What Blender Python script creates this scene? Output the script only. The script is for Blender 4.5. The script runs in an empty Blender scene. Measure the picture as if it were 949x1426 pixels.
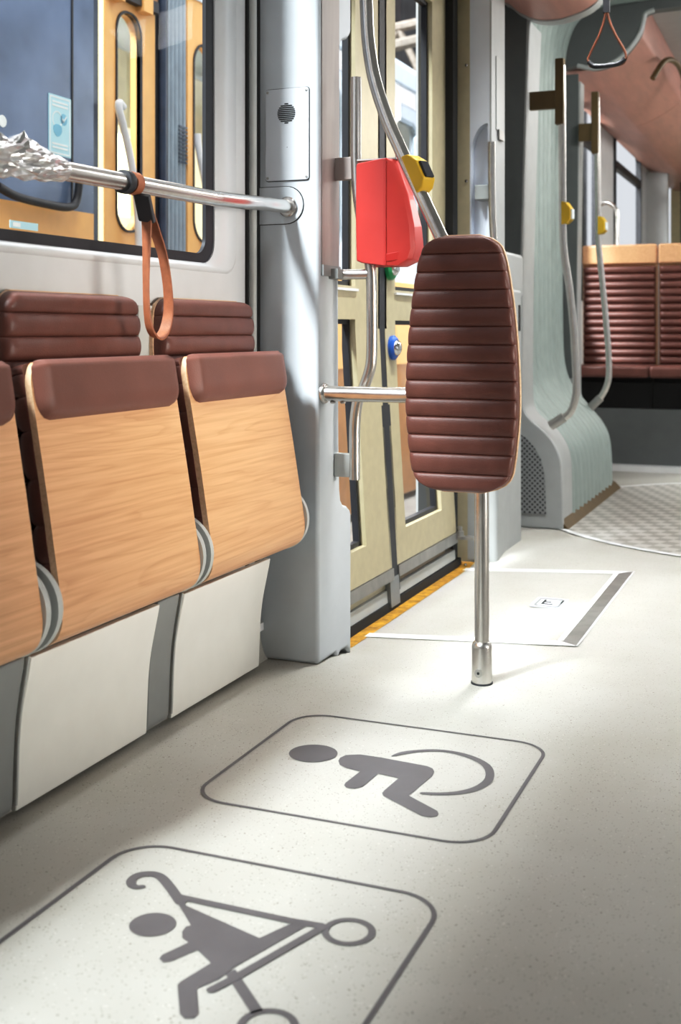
import bpy, bmesh, math, random
from mathutils import Vector, noise as mnoise
random.seed(7)
scn = bpy.context.scene
COL = scn.collection
PI = math.pi

# ------------------------------------------------------------------ materials
def new_mat(name):
    m = bpy.data.materials.new(name); m.use_nodes = True
    nt = m.node_tree
    return m, nt, nt.nodes['Principled BSDF'], nt.nodes, nt.links

def simple(name, col, rough=0.45, metal=0.0, noise_amt=0.06, noise_scale=14.0, bump=0.0, bump_scale=200.0, coat=0.0, spec=0.5, stretch=None):
    m, nt, b, N, L = new_mat(name)
    tc = N.new('ShaderNodeTexCoord')
    src = tc.outputs['Object']
    if stretch:
        mp = N.new('ShaderNodeMapping'); mp.inputs['Scale'].default_value = stretch
        L.new(src, mp.inputs['Vector']); src = mp.outputs['Vector']
    nz = N.new('ShaderNodeTexNoise'); nz.inputs['Scale'].default_value = noise_scale; nz.inputs['Detail'].default_value = 4
    L.new(src, nz.inputs['Vector'])
    rp = N.new('ShaderNodeValToRGB')
    k = noise_amt
    rp.color_ramp.elements[0].position = 0.3; rp.color_ramp.elements[1].position = 0.7
    rp.color_ramp.elements[0].color = (*[c*(1-k) for c in col], 1)
    rp.color_ramp.elements[1].color = (*[min(1, c*(1+k)) for c in col], 1)
    L.new(nz.outputs['Fac'], rp.inputs['Fac']); L.new(rp.outputs['Color'], b.inputs['Base Color'])
    b.inputs['Roughness'].default_value = rough; b.inputs['Metallic'].default_value = metal
    b.inputs['Coat Weight'].default_value = coat
    b.inputs['Specular IOR Level'].default_value = spec
    if bump:
        n2 = N.new('ShaderNodeTexNoise'); n2.inputs['Scale'].default_value = bump_scale; n2.inputs['Detail'].default_value = 3
        L.new(src, n2.inputs['Vector'])
        bp = N.new('ShaderNodeBump'); bp.inputs['Strength'].default_value = bump; bp.inputs['Distance'].default_value = 0.002
        L.new(n2.outputs['Fac'], bp.inputs['Height']); L.new(bp.outputs['Normal'], b.inputs['Normal'])
    return m

def floor_mat():
    m, nt, b, N, L = new_mat('speckled_vinyl')
    tc = N.new('ShaderNodeTexCoord')
    nz = N.new('ShaderNodeTexNoise'); nz.inputs['Scale'].default_value = 3.0; nz.inputs['Detail'].default_value = 5
    L.new(tc.outputs['Object'], nz.inputs['Vector'])
    r0 = N.new('ShaderNodeValToRGB'); r0.color_ramp.elements[0].position = .35; r0.color_ramp.elements[1].position = .7
    r0.color_ramp.elements[0].color = (.425, .412, .368, 1); r0.color_ramp.elements[1].color = (.492, .482, .442, 1)
    L.new(nz.outputs['Fac'], r0.inputs['Fac'])
    prev = r0.outputs['Color']
    for sc, thr, col in ((150, .16, (.20, .17, .13, 1)), (95, .12, (.60, .585, .54, 1)), (60, .085, (.15, .11, .08, 1))):
        v = N.new('ShaderNodeTexVoronoi'); v.inputs['Scale'].default_value = sc
        L.new(tc.outputs['Object'], v.inputs['Vector'])
        n3 = N.new('ShaderNodeTexNoise'); n3.inputs['Scale'].default_value = sc*.31
        L.new(tc.outputs['Object'], n3.inputs['Vector'])
        gt = N.new('ShaderNodeMath'); gt.operation = 'MULTIPLY'; gt.inputs[1].default_value = thr*2
        L.new(n3.outputs['Fac'], gt.inputs[0])
        lt = N.new('ShaderNodeMath'); lt.operation = 'LESS_THAN'
        L.new(v.outputs['Distance'], lt.inputs[0]); L.new(gt.outputs[0], lt.inputs[1])
        ml = N.new('ShaderNodeMath'); ml.operation = 'MULTIPLY'; ml.inputs[1].default_value = .8
        L.new(lt.outputs[0], ml.inputs[0])
        mx = N.new('ShaderNodeMixRGB'); mx.inputs['Color2'].default_value = col
        L.new(prev, mx.inputs['Color1']); L.new(ml.outputs[0], mx.inputs['Fac']); prev = mx.outputs['Color']
    L.new(prev, b.inputs['Base Color']); b.inputs['Roughness'].default_value = .45; b.inputs['Specular IOR Level'].default_value = .3
    n4 = N.new('ShaderNodeTexNoise'); n4.inputs['Scale'].default_value = 260
    L.new(tc.outputs['Object'], n4.inputs['Vector'])
    bp = N.new('ShaderNodeBump'); bp.inputs['Strength'].default_value = .12; bp.inputs['Distance'].default_value = .001
    L.new(n4.outputs['Fac'], bp.inputs['Height']); L.new(bp.outputs['Normal'], b.inputs['Normal'])
    return m

def wood_mat(name, light, dark, along=1, scale=1.0, rough=.38):
    m, nt, b, N, L = new_mat(name)
    tc = N.new('ShaderNodeTexCoord'); oi = N.new('ShaderNodeObjectInfo')
    ad = N.new('ShaderNodeVectorMath'); ad.operation = 'ADD'
    mu = N.new('ShaderNodeVectorMath'); mu.operation = 'SCALE'; mu.inputs['Scale'].default_value = 1.0
    cb = N.new('ShaderNodeCombineXYZ')
    rm = N.new('ShaderNodeMath'); rm.operation = 'MULTIPLY'; rm.inputs[1].default_value = 7.0
    L.new(oi.outputs['Random'], rm.inputs[0])
    for i in range(3): L.new(rm.outputs[0], cb.inputs[i])
    L.new(tc.outputs['Object'], ad.inputs[0]); L.new(cb.outputs[0], ad.inputs[1])
    mp = N.new('ShaderNodeMapping')
    s = [6.0*scale]*3; s[along] = .32*scale
    mp.inputs['Scale'].default_value = s
    L.new(ad.outputs[0], mp.inputs['Vector'])
    nz = N.new('ShaderNodeTexNoise'); nz.inputs['Scale'].default_value = 1.3; nz.inputs['Detail'].default_value = 3; nz.inputs['Distortion'].default_value = .7
    L.new(mp.outputs[0], nz.inputs['Vector'])
    wv = N.new('ShaderNodeMath'); wv.operation = 'MULTIPLY'; wv.inputs[1].default_value = 16.0
    L.new(nz.outputs['Fac'], wv.inputs[0])
    fr = N.new('ShaderNodeMath'); fr.operation = 'FRACT'; L.new(wv.outputs[0], fr.inputs[0])
    r1 = N.new('ShaderNodeValToRGB')
    e = r1.color_ramp.elements
    e[0].position = 0; e[0].color = (*dark, 1); e[1].position = .35; e[1].color = (*light, 1)
    e2 = e.new(.93); e2.color = (*[l*.93 for l in light], 1)
    e3 = e.new(1.0); e3.color = (*dark, 1)
    L.new(fr.outputs[0], r1.inputs['Fac'])
    mp2 = N.new('ShaderNodeMapping'); s2 = [150.0]*3; s2[along] = 4.0
    mp2.inputs['Scale'].default_value = s2; L.new(ad.outputs[0], mp2.inputs['Vector'])
    nf = N.new('ShaderNodeTexNoise'); nf.inputs['Scale'].default_value = 1.0; nf.inputs['Detail'].default_value = 4
    L.new(mp2.outputs[0], nf.inputs['Vector'])
    r2 = N.new('ShaderNodeValToRGB'); r2.color_ramp.elements[0].position = .35; r2.color_ramp.elements[1].position = .65
    r2.color_ramp.elements[0].color = (*[.55*d+.45*l for d, l in zip(dark, light)], 1); r2.color_ramp.elements[1].color = (*light, 1)
    L.new(nf.outputs['Fac'], r2.inputs['Fac'])
    mx = N.new('ShaderNodeMixRGB'); mx.inputs['Fac'].default_value = .72
    L.new(r1.outputs[0], mx.inputs[1]); L.new(r2.outputs[0], mx.inputs[2])
    L.new(mx.outputs[0], b.inputs['Base Color']); b.inputs['Roughness'].default_value = rough
    return m

def glass_mat(name, tint=(1, 1, 1), refl=.9):
    m = bpy.data.materials.new(name); m.use_nodes = True
    nt = m.node_tree; N, L = nt.nodes, nt.links
    N.remove(N['Principled BSDF']); out = N['Material Output']
    tr = N.new('ShaderNodeBsdfTransparent'); tr.inputs['Color'].default_value = (*tint, 1)
    gl = N.new('ShaderNodeBsdfGlossy'); gl.inputs['Roughness'].default_value = .02
    lw = N.new('ShaderNodeLayerWeight'); lw.inputs['Blend'].default_value = .5
    pw = N.new('ShaderNodeMath'); pw.operation = 'POWER'; pw.inputs[1].default_value = 4.0
    L.new(lw.outputs['Facing'], pw.inputs[0])
    mu = N.new('ShaderNodeMath'); mu.operation = 'MULTIPLY_ADD'; mu.inputs[1].default_value = .45*refl; mu.inputs[2].default_value = .035*refl
    L.new(pw.outputs[0], mu.inputs[0])
    mx = N.new('ShaderNodeMixShader'); L.new(mu.outputs[0], mx.inputs[0]); L.new(tr.outputs[0], mx.inputs[1]); L.new(gl.outputs[0], mx.inputs[2])
    L.new(mx.outputs[0], out.inputs['Surface'])
    return m

def emit_mat(name, col, strength):
    m, nt, b, N, L = new_mat(name)
    b.inputs['Base Color'].default_value = (*col, 1)
    b.inputs['Emission Color'].default_value = (*col, 1); b.inputs['Emission Strength'].default_value = strength
    return m

def perforated_mat():
    m, nt, b, N, L = new_mat('perforated_metal')
    tc = N.new('ShaderNodeTexCoord'); mp = N.new('ShaderNodeMapping')
    mp.inputs['Scale'].default_value = (62, 62, 62); mp.inputs['Rotation'].default_value = (0, PI/4, 0)
    L.new(tc.outputs['Object'], mp.inputs['Vector'])
    sx = N.new('ShaderNodeSeparateXYZ'); L.new(mp.outputs[0], sx.inputs[0])
    outs = []
    for k in ('X', 'Z'):
        f = N.new('ShaderNodeMath'); f.operation = 'FRACT'; L.new(sx.outputs[k], f.inputs[0])
        s = N.new('ShaderNodeMath'); s.operation = 'SUBTRACT'; s.inputs[1].default_value = .5; L.new(f.outputs[0], s.inputs[0])
        p = N.new('ShaderNodeMath'); p.operation = 'POWER'; p.inputs[1].default_value = 2; L.new(s.outputs[0], p.inputs[0])
        outs.append(p)
    a = N.new('ShaderNodeMath'); a.operation = 'ADD'; L.new(outs[0].outputs[0], a.inputs[0]); L.new(outs[1].outputs[0], a.inputs[1])
    lt = N.new('ShaderNodeMath'); lt.operation = 'LESS_THAN'; lt.inputs[1].default_value = .10; L.new(a.outputs[0], lt.inputs[0])
    mx = N.new('ShaderNodeMixRGB'); mx.inputs[1].default_value = (.34, .35, .35, 1); mx.inputs[2].default_value = (.06, .06, .065, 1)
    L.new(lt.outputs[0], mx.inputs[0]); L.new(mx.outputs[0], b.inputs['Base Color'])
    b.inputs['Roughness'].default_value = .5; b.inputs['Metallic'].default_value = .2
    return m

def checker_mat():
    m, nt, b, N, L = new_mat('checker_plate')
    tc = N.new('ShaderNodeTexCoord'); mp = N.new('ShaderNodeMapping'); mp.inputs['Rotation'].default_value = (0, 0, .35)
    L.new(tc.outputs['Object'], mp.inputs['Vector'])
    ck = N.new('ShaderNodeTexChecker'); ck.inputs['Scale'].default_value = 17
    ck.inputs['Color1'].default_value = (.62, .60, .56, 1); ck.inputs['Color2'].default_value = (.40, .385, .35, 1)
    L.new(mp.outputs[0], ck.inputs['Vector'])
    L.new(ck.outputs[0], b.inputs['Base Color']); b.inputs['Roughness'].default_value = .38; b.inputs['Metallic'].default_value = .25
    bp = N.new('ShaderNodeBump'); bp.inputs['Strength'].default_value = .3; bp.inputs['Distance'].default_value = .002
    L.new(ck.outputs['Fac'], bp.inputs['Height']); L.new(bp.outputs[0], b.inputs['Normal'])
    return m

M = {}
M['floor'] = floor_mat()
M['wall'] = simple('wall_paint', (.62, .63, .64), .5, noise_amt=.03)
M['white'] = simple('white_gelcoat', (.86, .86, .82), .33, noise_amt=.02, coat=.2)
M['frame_white'] = simple('window_surround_paint', (.66, .68, .70), .3, noise_amt=.02, coat=.3)
M['pillar'] = simple('pillar_silver_grey', (.61, .65, .685), .42, noise_amt=.03, bump=.05, bump_scale=500)
M['plate'] = simple('intercom_plate_paint', (.63, .66, .70), .38, noise_amt=.02)
M['pale'] = simple('pale_blue_grey_sunlit', (.80, .84, .92), .4, noise_amt=.02)  # lightened to stand in for sun on the far pillar's front
M['grey'] = simple('mid_grey_plastic', (.26, .27, .265), .5, noise_amt=.05)
M['lightgrey'] = simple('light_grey_plastic', (.52, .535, .52), .4, noise_amt=.03)
M['dark'] = simple('dark_gap', (.012, .012, .012), .8)
M['rubber'] = simple('black_rubber', (.016, .017, .022), .50, noise_amt=.2)
M['leather'] = simple('brown_leather', (.140, .053, .041), .38, spec=.35, noise_amt=.12, noise_scale=22, bump=.28, bump_scale=420)
M['leather2'] = simple('brown_leather_plain', (.175, .070, .052), .46, spec=.35, noise_amt=.10, noise_scale=8, bump=.18, bump_scale=420)
M['beech'] = wood_mat('beech_veneer', (.76, .445, .245), (.50, .25, .115))
M['ply'] = wood_mat('plywood_edge', (.80, .55, .36), (.55, .33, .18), scale=2)
M['steel'] = simple('brushed_steel', (.70, .68, .65), .27, metal=1.0, noise_amt=.08, noise_scale=30, bump=.03, bump_scale=300)
M['steel_dull'] = simple('dull_steel', (.42, .41, .39), .42, metal=.9, noise_amt=.12, noise_scale=18)
M['gold'] = simple('bronze_anodised', (.56, .49, .32), .38, metal=.2, noise_amt=.05, noise_scale=30)
M['bronze'] = simple('dark_bronze', (.13, .085, .035), .45, metal=.3, noise_amt=.1)
M['glass'] = glass_mat('clear_glass')
M['glass_far'] = glass_mat('clear_glass_plain', refl=.12)
M['red'] = simple('red_plastic', (.52, .043, .036), .42, noise_amt=.05, coat=.15)
M['red2'] = simple('red_plastic_deep', (.48, .032, .028), .34, noise_amt=.05, coat=.2)
M['yellow'] = simple('yellow_plastic', (.82, .52, .03), .42, noise_amt=.04)
M['sill'] = simple('yellow_sill_strip', (.46, .235, .02), .55, noise_amt=.5, noise_scale=40)
M['tan'] = simple('tan_strap_leather', (.33, .115, .052), .55, noise_amt=.15, noise_scale=60, bump=.2, bump_scale=300)
M['tan_dark'] = simple('dark_strap_leather', (.20, .065, .03), .5, noise_amt=.15, noise_scale=60)
M['foil'] = simple('aluminium_foil', (.80, .80, .80), .28, metal=1.0, noise_amt=.1, bump=.8, bump_scale=60)
M['ribs'] = simple('bellows_grey_green', (.33, .39, .37), .5, noise_amt=.08)
M['portal'] = simple('portal_grey', (.47, .485, .48), .42, noise_amt=.04)
M['portal_dark'] = simple('portal_dark_grey', (.115, .125, .125), .5, noise_amt=.05)
M['redwood'] = simple('reddish_laminate', (.55, .29, .235), .40, noise_amt=.10, noise_scale=3, stretch=(8, 1, 8))
M['pink_grey'] = simple('pink_grey_tone', (.37, .32, .30), .42, noise_amt=.10, noise_scale=3, stretch=(10, 10, 1))  # tone of the reflection painted on the pillar, shared with a bracket
M['perf'] = perforated_mat()
M['checker'] = checker_mat()
M['print'] = simple('dark_grey_print', (.105, .098, .102), .5, noise_amt=.08)
M['strip'] = simple('pale_metal_strip', (.84, .85, .85), .35, noise_amt=.03)
M['green'] = simple('green_plastic', (.02, .30, .10), .3)
M['blue'] = simple('blue_plastic', (.015, .11, .50), .3)
M['chrome'] = simple('chrome', (.75, .75, .75), .12, metal=1)
M['ceiling'] = simple('ceiling_grey', (.36, .38, .38), .6, noise_amt=.04)
M['navy'] = simple('navy_tram_side', (.14, .195, .31), .22, noise_amt=.35, noise_scale=2.2)
M['navy2'] = simple('navy_tram_side_dark', (.035, .055, .10), .3, noise_amt=.2)
M['orange'] = simple('ochre_tram_paint', (.83, .46, .17), .4, noise_amt=.05)
M['orange_dark'] = simple('brown_tram_skirt', (.40, .20, .075), .5, noise_amt=.08)
M['skyblue'] = simple('pale_blue_tram_paint', (.62, .72, .84), .4, noise_amt=.04)
M['bellows_ext'] = simple('slate_blue_bellows', (.25, .31, .37), .5, noise_amt=.1)
M['creamlit'] = emit_mat('lit_cream_interior', (.93, .86, .58), .75)
M['creamdim'] = simple('cream_panel', (.80, .72, .47), .5)
M['whitebar'] = simple('white_handrail', (.78, .80, .84), .4)
M['poster'] = simple('pale_blue_poster', (.50, .78, .88), .5, noise_amt=.02)
M['poster2'] = simple('mid_blue_poster', (.22, .50, .68), .5)
M['poster3'] = simple('white_poster', (.86, .93, .95), .5)
M['hall'] = simple('dark_hall_cladding', (.06, .058, .062), .8, noise_amt=.5, noise_scale=1.5)
M['truss'] = simple('hall_truss', (.30, .26, .22), .6, noise_amt=.3)
M['ground'] = simple('hall_concrete', (.30, .29, .27), .8, noise_amt=.2, noise_scale=3)
M['lamp'] = emit_mat('lamp_diffuser', (1.0, .97, .92), 1.2)
M['daylit'] = emit_mat('hall_window_pane', (.86, .95, 1.0), 1.6)

# ------------------------------------------------------------------ helpers
def tag(o, label=None, cat=None, group=None, kind=None):
    if label: o['label'] = label
    if cat: o['category'] = cat
    if group: o['group'] = group
    if kind: o['kind'] = kind
    return o

def empty(name, loc, label=None, cat=None, group=None, kind=None):
    o = bpy.data.objects.new(name, None); COL.objects.link(o); o.location = loc
    o.empty_display_size = .05
    return tag(o, label, cat, group, kind)

def wloc(p):
    v = Vector((0, 0, 0))
    while p is not None:
        v += Vector(p.location); p = p.parent
    return v

def mk(name, V, F, mat, parent=None, smooth=False, loc=None, bevel=0, autosmooth=40, label=None):
    """mesh object from world-space vertices; origin at parent origin or at loc"""
    off = wloc(parent) if parent else Vector(loc if loc else (0, 0, 0))
    me = bpy.data.meshes.new(name)
    me.from_pydata([tuple(Vector(v)-off) for v in V], [], F)
    bm = bmesh.new(); bm.from_mesh(me)
    bmesh.ops.remove_doubles(bm, verts=bm.verts, dist=1e-6)
    bmesh.ops.recalc_face_normals(bm, faces=bm.faces)
    if smooth:
        lim = math.radians(autosmooth)
        for f in bm.faces: f.smooth = True
        for e in bm.edges:
            if len(e.link_faces) == 2 and e.calc_face_angle(0) > lim: e.smooth = False
    bm.to_mesh(me); bm.free()
    for mm in (mat if isinstance(mat, (list, tuple)) else [mat]): me.materials.append(mm)
    o = bpy.data.objects.new(name, me); COL.objects.link(o)
    if parent: o.parent = parent
    else: o.location = off
    if bevel:
        md = o.modifiers.new('bevel', 'BEVEL'); md.width = bevel; md.segments = 3; md.limit_method = 'ANGLE'; md.angle_limit = math.radians(35)
        for p in me.polygons: p.use_smooth = True
        wn = o.modifiers.new('wn', 'WEIGHTED_NORMAL'); wn.keep_sharp = True
    if label: o['label'] = label
    return o

class MB:
    def __init__(s): s.V = []; s.F = []
    def add(s, V, F):
        n = len(s.V); s.V += [tuple(v) for v in V]; s.F += [tuple(i+n for i in f) for f in F]; return s
    def box(s, x0, x1, y0, y1, z0, z1):
        V = [(x0,y0,z0),(x1,y0,z0),(x1,y1,z0),(x0,y1,z0),(x0,y0,z1),(x1,y0,z1),(x1,y1,z1),(x0,y1,z1)]
        return s.add(V, [(0,3,2,1),(4,5,6,7),(0,1,5,4),(1,2,6,5),(2,3,7,6),(3,0,4,7)])
    def obox(s, c, ax, ay, az):
        c, ax, ay, az = map(Vector, (c, ax, ay, az))
        V = [c+i*ax+j*ay+k*az for k in (-1,1) for (i,j) in ((-1,-1),(1,-1),(1,1),(-1,1))]
        return s.add(V, [(0,3,2,1),(4,5,6,7),(0,1,5,4),(1,2,6,5),(2,3,7,6),(3,0,4,7)])
    def prism(s, poly, axis, a, b):
        """poly: 2-D points; axis 'x': (y,z) / 'y': (x,z) / 'z': (x,y)"""
        def p(q, t):
            return {'x': (t, q[0], q[1]), 'y': (q[0], t, q[1]), 'z': (q[0], q[1], t)}[axis]
        n = len(poly)
        V = [p(q, a) for q in poly]+[p(q, b) for q in poly]
        F = [tuple(range(n))[::-1], tuple(range(n, 2*n))]+[(i, (i+1) % n, n+(i+1) % n, n+i) for i in range(n)]
        return s.add(V, F)
    def ring(s, outer, inner, axis, a, b):
        """closed ring between two outlines of equal length"""
        def p(q, t):
            return {'x': (t, q[0], q[1]), 'y': (q[0], t, q[1]), 'z': (q[0], q[1], t)}[axis]
        n = len(outer)
        V = [p(q, a) for q in outer]+[p(q, a) for q in inner]+[p(q, b) for q in outer]+[p(q, b) for q in inner]
        F = []
        for i in range(n):
            j = (i+1) % n
            F += [(i, j, n+j, n+i), (2*n+i, 3*n+i, 3*n+j, 2*n+j), (i, 2*n+i, 2*n+j, j), (n+i, n+j, 3*n+j, 3*n+i)]
        return s.add(V, F)
    def tube(s, pts, r, n=16, closed=False, caps=True):
        pts = [Vector(p) for p in pts]; m = len(pts)
        rr = r if isinstance(r, (list, tuple)) else [r]*m
        T = []
        for i in range(m):
            if closed: t = pts[(i+1) % m]-pts[i-1]
            else: t = pts[min(i+1, m-1)]-pts[max(i-1, 0)]
            T.append(t.normalized())
        u = Vector((0, 0, 1)) if abs(T[0].z) < .9 else Vector((1, 0, 0))
        u = (u-T[0]*u.dot(T[0])).normalized()
        V = []; F = []
        for i in range(m):
            u = (u-T[i]*u.dot(T[i])).normalized(); w = T[i].cross(u)
            for k in range(n):
                a = 2*PI*k/n; V.append(pts[i]+rr[i]*(math.cos(a)*u+math.sin(a)*w))
        for i in range(m if closed else m-1):
            j = (i+1) % m
            for k in range(n):
                l = (k+1) % n; F.append((i*n+k, i*n+l, j*n+l, j*n+k))
        if caps and not closed:
            F.append(tuple(range(n))[::-1]); F.append(tuple(range((m-1)*n, m*n)))
        return s.add(V, F)
    def lathe(s, prof, c, axis='z', n=24):
        """prof: (radius, height) pairs about an axis through c"""
        V = []; F = []; m = len(prof)
        for r, h in prof:
            for k in range(n):
                a = 2*PI*k/n; x, y = r*math.cos(a), r*math.sin(a)
                V.append({'z': (c[0]+x, c[1]+y, c[2]+h), 'x': (c[0]+h, c[1]+x, c[2]+y), 'y': (c[0]+x, c[1]+h, c[2]+y)}[axis])
        for i in range(m-1):
            for k in range(n):
                l = (k+1) % n; F.append((i*n+k, i*n+l, (i+1)*n+l, (i+1)*n+k))
        F.append(tuple(range(n))); F.append(tuple(range((m-1)*n, m*n)))
        return s.add(V, F)
    def done(s, name, mat, parent=None, **kw): return mk(name, s.V, s.F, mat, parent, **kw)

def crom(pts, n=6, closed=False):
    pts = [Vector(p) if len(p) == 3 else Vector((p[0], p[1], 0)) for p in pts]
    m = len(pts); out = []
    for i in range(m if closed else m-1):
        if closed: a, b, c, d = pts[i-1], pts[i], pts[(i+1) % m], pts[(i+2) % m]
        else: a, b, c, d = pts[max(i-1, 0)], pts[i], pts[i+1], pts[min(i+2, m-1)]
        for k in range(n):
            t = k/n
            out.append(.5*((2*b)+(c-a)*t+(2*a-5*b+4*c-d)*t*t+(3*b-a-3*c+d)*t**3))
    if not closed: out.append(pts[-1])
    return out
def crom2(pts, n=6, closed=False): return [(p.x, p.y) for p in crom(pts, n, closed)]

def rrect(a0, a1, b0, b1, r, n=6):
    r4 = r if isinstance(r, (list, tuple)) else [r]*4
    out = []
    for (ca, cb, s, rr) in ((a1-r4[0], b1-r4[0], 0, r4[0]), (a0+r4[1], b1-r4[1], 1, r4[1]), (a0+r4[2], b0+r4[2], 2, r4[2]), (a1-r4[3], b0+r4[3], 3, r4[3])):
        for k in range(n+1):
            t = (s+k/n)*PI/2; out.append((ca+rr*math.cos(t), cb+rr*math.sin(t)))
    return out

def copy_tree(o, parent=None):
    c = o.copy(); COL.objects.link(c)
    if parent: c.parent = parent
    for ch in list(o.children): copy_tree(ch, c)
    return c

def fz(x, y):
    """height of the floor: it ramps gently down to the door"""
    def ss(a, b, t):
        t = max(0, min(1, (t-a)/(b-a))); return t*t*(3-2*t)
    return -.035*max(0, min(1, (-.6-x)/.62))*ss(2.76, 3.05, y)*(1-ss(4.24, 4.42, y))

def cushion(name, prof, nrm, halfw, T, seams, mat, parent, groove=.45, yax=None, vn=None, smooth_ends=.03):
    """upholstery roll: prof(v)->centre point, nrm(v)->outward normal, halfw(v), seams: sorted list of v in 0..1"""
    yax = Vector(yax or (0, 1, 0))
    sec = [(-1, 0), (-1.0, .45), (-.992, .72), (-.972, .88), (-.94, .97), (-.88, 1.0), (-.6, 1.02), (-.3, 1.03), (0, 1.03)]
    sec = sec+[(-a, b) for a, b in sec[-2::-1]]
    bounds = [0.0]+list(seams)+[1.0]
    V = []; F = []; rows = []
    for i in range(len(bounds)-1):
        a, b = bounds[i], bounds[i+1]
        n = 10
        for k in range(n if i < len(bounds)-2 else n+1):
            p = k/n; p = .5-.5*math.cos(PI*p)
            v = a+(b-a)*p
            h = abs(math.sin(PI*p))**.42
            if i == 0 and p < .5: h = 1
            if i == len(bounds)-2 and p > .5: h = 1
            e = min(1, min(v, 1-v)/smooth_ends); e = math.sqrt(max(0, 1-(1-e)**2))
            rows.append((v, (1-groove*(1-h))*max(.05, e), 1-.012*(1-h)))
    m = len(sec)
    for v, th, wf in rows:
        c = Vector(prof(v)); nn = Vector(nrm(v)).normalized(); w = halfw(v)*wf
        for a, b in sec: V.append(c+yax*(a*w)+nn*(b*th*T))
    for i in range(len(rows)-1):
        for k in range(m-1): F.append((i*m+k, i*m+k+1, (i+1)*m+k+1, (i+1)*m+k))
        F.append((i*m+m-1, i*m, (i+1)*m, (i+1)*m+m-1))
    F.append(tuple(range(m))); F.append(tuple(range((len(rows)-1)*m, len(rows)*m)))
    return mk(name, V, F, mat, parent, smooth=True, autosmooth=60)

# ------------------------------------------------------------------ camera
h_cam = .85; f_px = 1630.0; yaw = math.atan((1140-474.5)/f_px)
cam = bpy.data.cameras.new('camera'); co = bpy.data.objects.new('camera', cam); COL.objects.link(co)
co.location = (0, 0, h_cam); co.rotation_euler = (PI/2, 0, yaw)
cam.sensor_fit = 'AUTO'; cam.sensor_width = 36; cam.lens = f_px/1426*36
cam.shift_y = -(713-461)/1426
cam.clip_start = .05
cam.dof.use_dof = True; cam.dof.focus_distance = 2.75; cam.dof.aperture_fstop = 4.5
scn.camera = co

# ------------------------------------------------------------------ floor, walls, ceiling
xs = [-1.36, -1.22]+[-1.22+.62*k/8 for k in range(1, 9)]+[-.3, .3, 1.3]
ys = [-1.5, 0, 1.5, 2.6]+[2.76+.29*k/6 for k in range(7)]+[3.4, 3.8, 4.24]+[4.24+.18*k/4 for k in range(1, 5)]+[4.6, 5.5, 6.5, 7.5, 12.5]
V = [(x, y, fz(x, y)) for y in ys for x in xs]; nx = len(xs)
F = [(j*nx+i, j*nx+i+1, (j+1)*nx+i+1, (j+1)*nx+i) for j in range(len(ys)-1) for i in range(nx-1)]
tag(mk('floor', V, F, M['floor'], smooth=True), 'pale grey speckled vinyl floor of the tram', kind='structure')

# articulation turntable let into the floor
def disc(r0, r1, z, n=72, c=(0, 5.72)):
    V = []; F = []
    for k in range(n):
        a = 2*PI*k/n
        for r in (r0, r1): V.append((c[0]+r*math.cos(a), c[1]+r*math.sin(a), z))
    for k in range(n):
        j = (k+1) % n; F.append((2*k, 2*k+1, 2*j+1, 2*j))
    return V, F
V = [(1.235*math.cos(2*PI*k/72), 5.72+1.235*math.sin(2*PI*k/72), .0025) for k in range(72)]
tag(mk('floor_turntable', V, [tuple(range(72))], M['checker'], loc=(0, 5.72, 0)), 'round checkered turntable plate in the floor at the tram joint', kind='structure')
V, F = disc(1.23, 1.262, .004)
tag(mk('trim_1', V, F, M['strip'], loc=(0, 5.72, 0)), 'white curved metal rim around the floor turntable', kind='structure')

XW = -1.35
mb = MB()
mb.box(XW-.022, XW, -1.5, 2.96, 0, 1.003).box(XW-.022, XW, -1.5, 2.96, 2.31, 2.60)
mb.box(XW-.022, XW, 2.545, 2.96, 1.003, 2.31).box(XW-.022, XW, -1.5, -1.25, 1.003, 2.31)
tag(mb.done('wall_left', M['wall']), 'pale grey side wall below and beside the window', kind='structure')
mb = MB().prism([(-1.35, .0), (-1.322, .0), (-1.332, .02), (-1.34, .05), (-1.342, .075), (-1.35, .075)], 'y', .2, 2.74)
tag(mb.done('baseboard_left', M['floor'], smooth=True), 'floor covering turned up against the wall behind the seat panels', kind='structure')
mb = MB().box(-1.35, -1.332, .2, 2.735, .075, .095)
tag(mb.done('trim_2', M['strip']), 'thin white strip low on the wall behind the seat panels', kind='structure')

# window of the near section
win = empty('window_1', (XW, .65, 1.5), 'large tram window with rounded corners and black border', kind='structure')
wy0, wy1, wz0, wz1 = -1.30, 2.61, .99, 2.34
o1 = rrect(wy0, wy1, wz0, wz1, .05); i1 = rrect(wy0+.104, wy1-.104, wz0+.022, wz1-.03, .055)
def ringsurf(levels):
    V = []; F = []; n = len(levels[0][0])
    for ol, x in levels: V += [(x, a, b) for a, b in ol]
    for i in range(len(levels)-1):
        for k in range(n):
            j = (k+1) % n; F.append((i*n+k, i*n+j, (i+1)*n+j, (i+1)*n+k))
    return V, F
V, F = ringsurf([(o1, -1.351), (rrect(wy0+.002, wy1-.002, wz0+.002, wz1-.002, .05), -1.347), (rrect(wy0+.012, wy1-.012, wz0+.009, wz1-.01, .05), -1.342),
                 (rrect(wy0+.090, wy1-.090, wz0+.014, wz1-.02, .05), -1.344), (i1, -1.352), (i1, -1.37)])
mk('window_frame', V, F, M['frame_white'], win, smooth=True, autosmooth=50)
V, F = ringsurf([(rrect(wy0+.102, wy1-.102, wz0+.020, wz1-.028, .055), -1.356), (rrect(wy0+.110, wy1-.110, wz0+.028, wz1-.036, .052), -1.355), (rrect(wy0+.140, wy1-.140, wz0+.044, wz1-.06, .04), -1.357), (rrect(wy0+.140, wy1-.140, wz0+.044, wz1-.06, .04), -1.366)])
mk('window_seal', V, F, M['rubber'], win, smooth=True, autosmooth=50)
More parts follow.
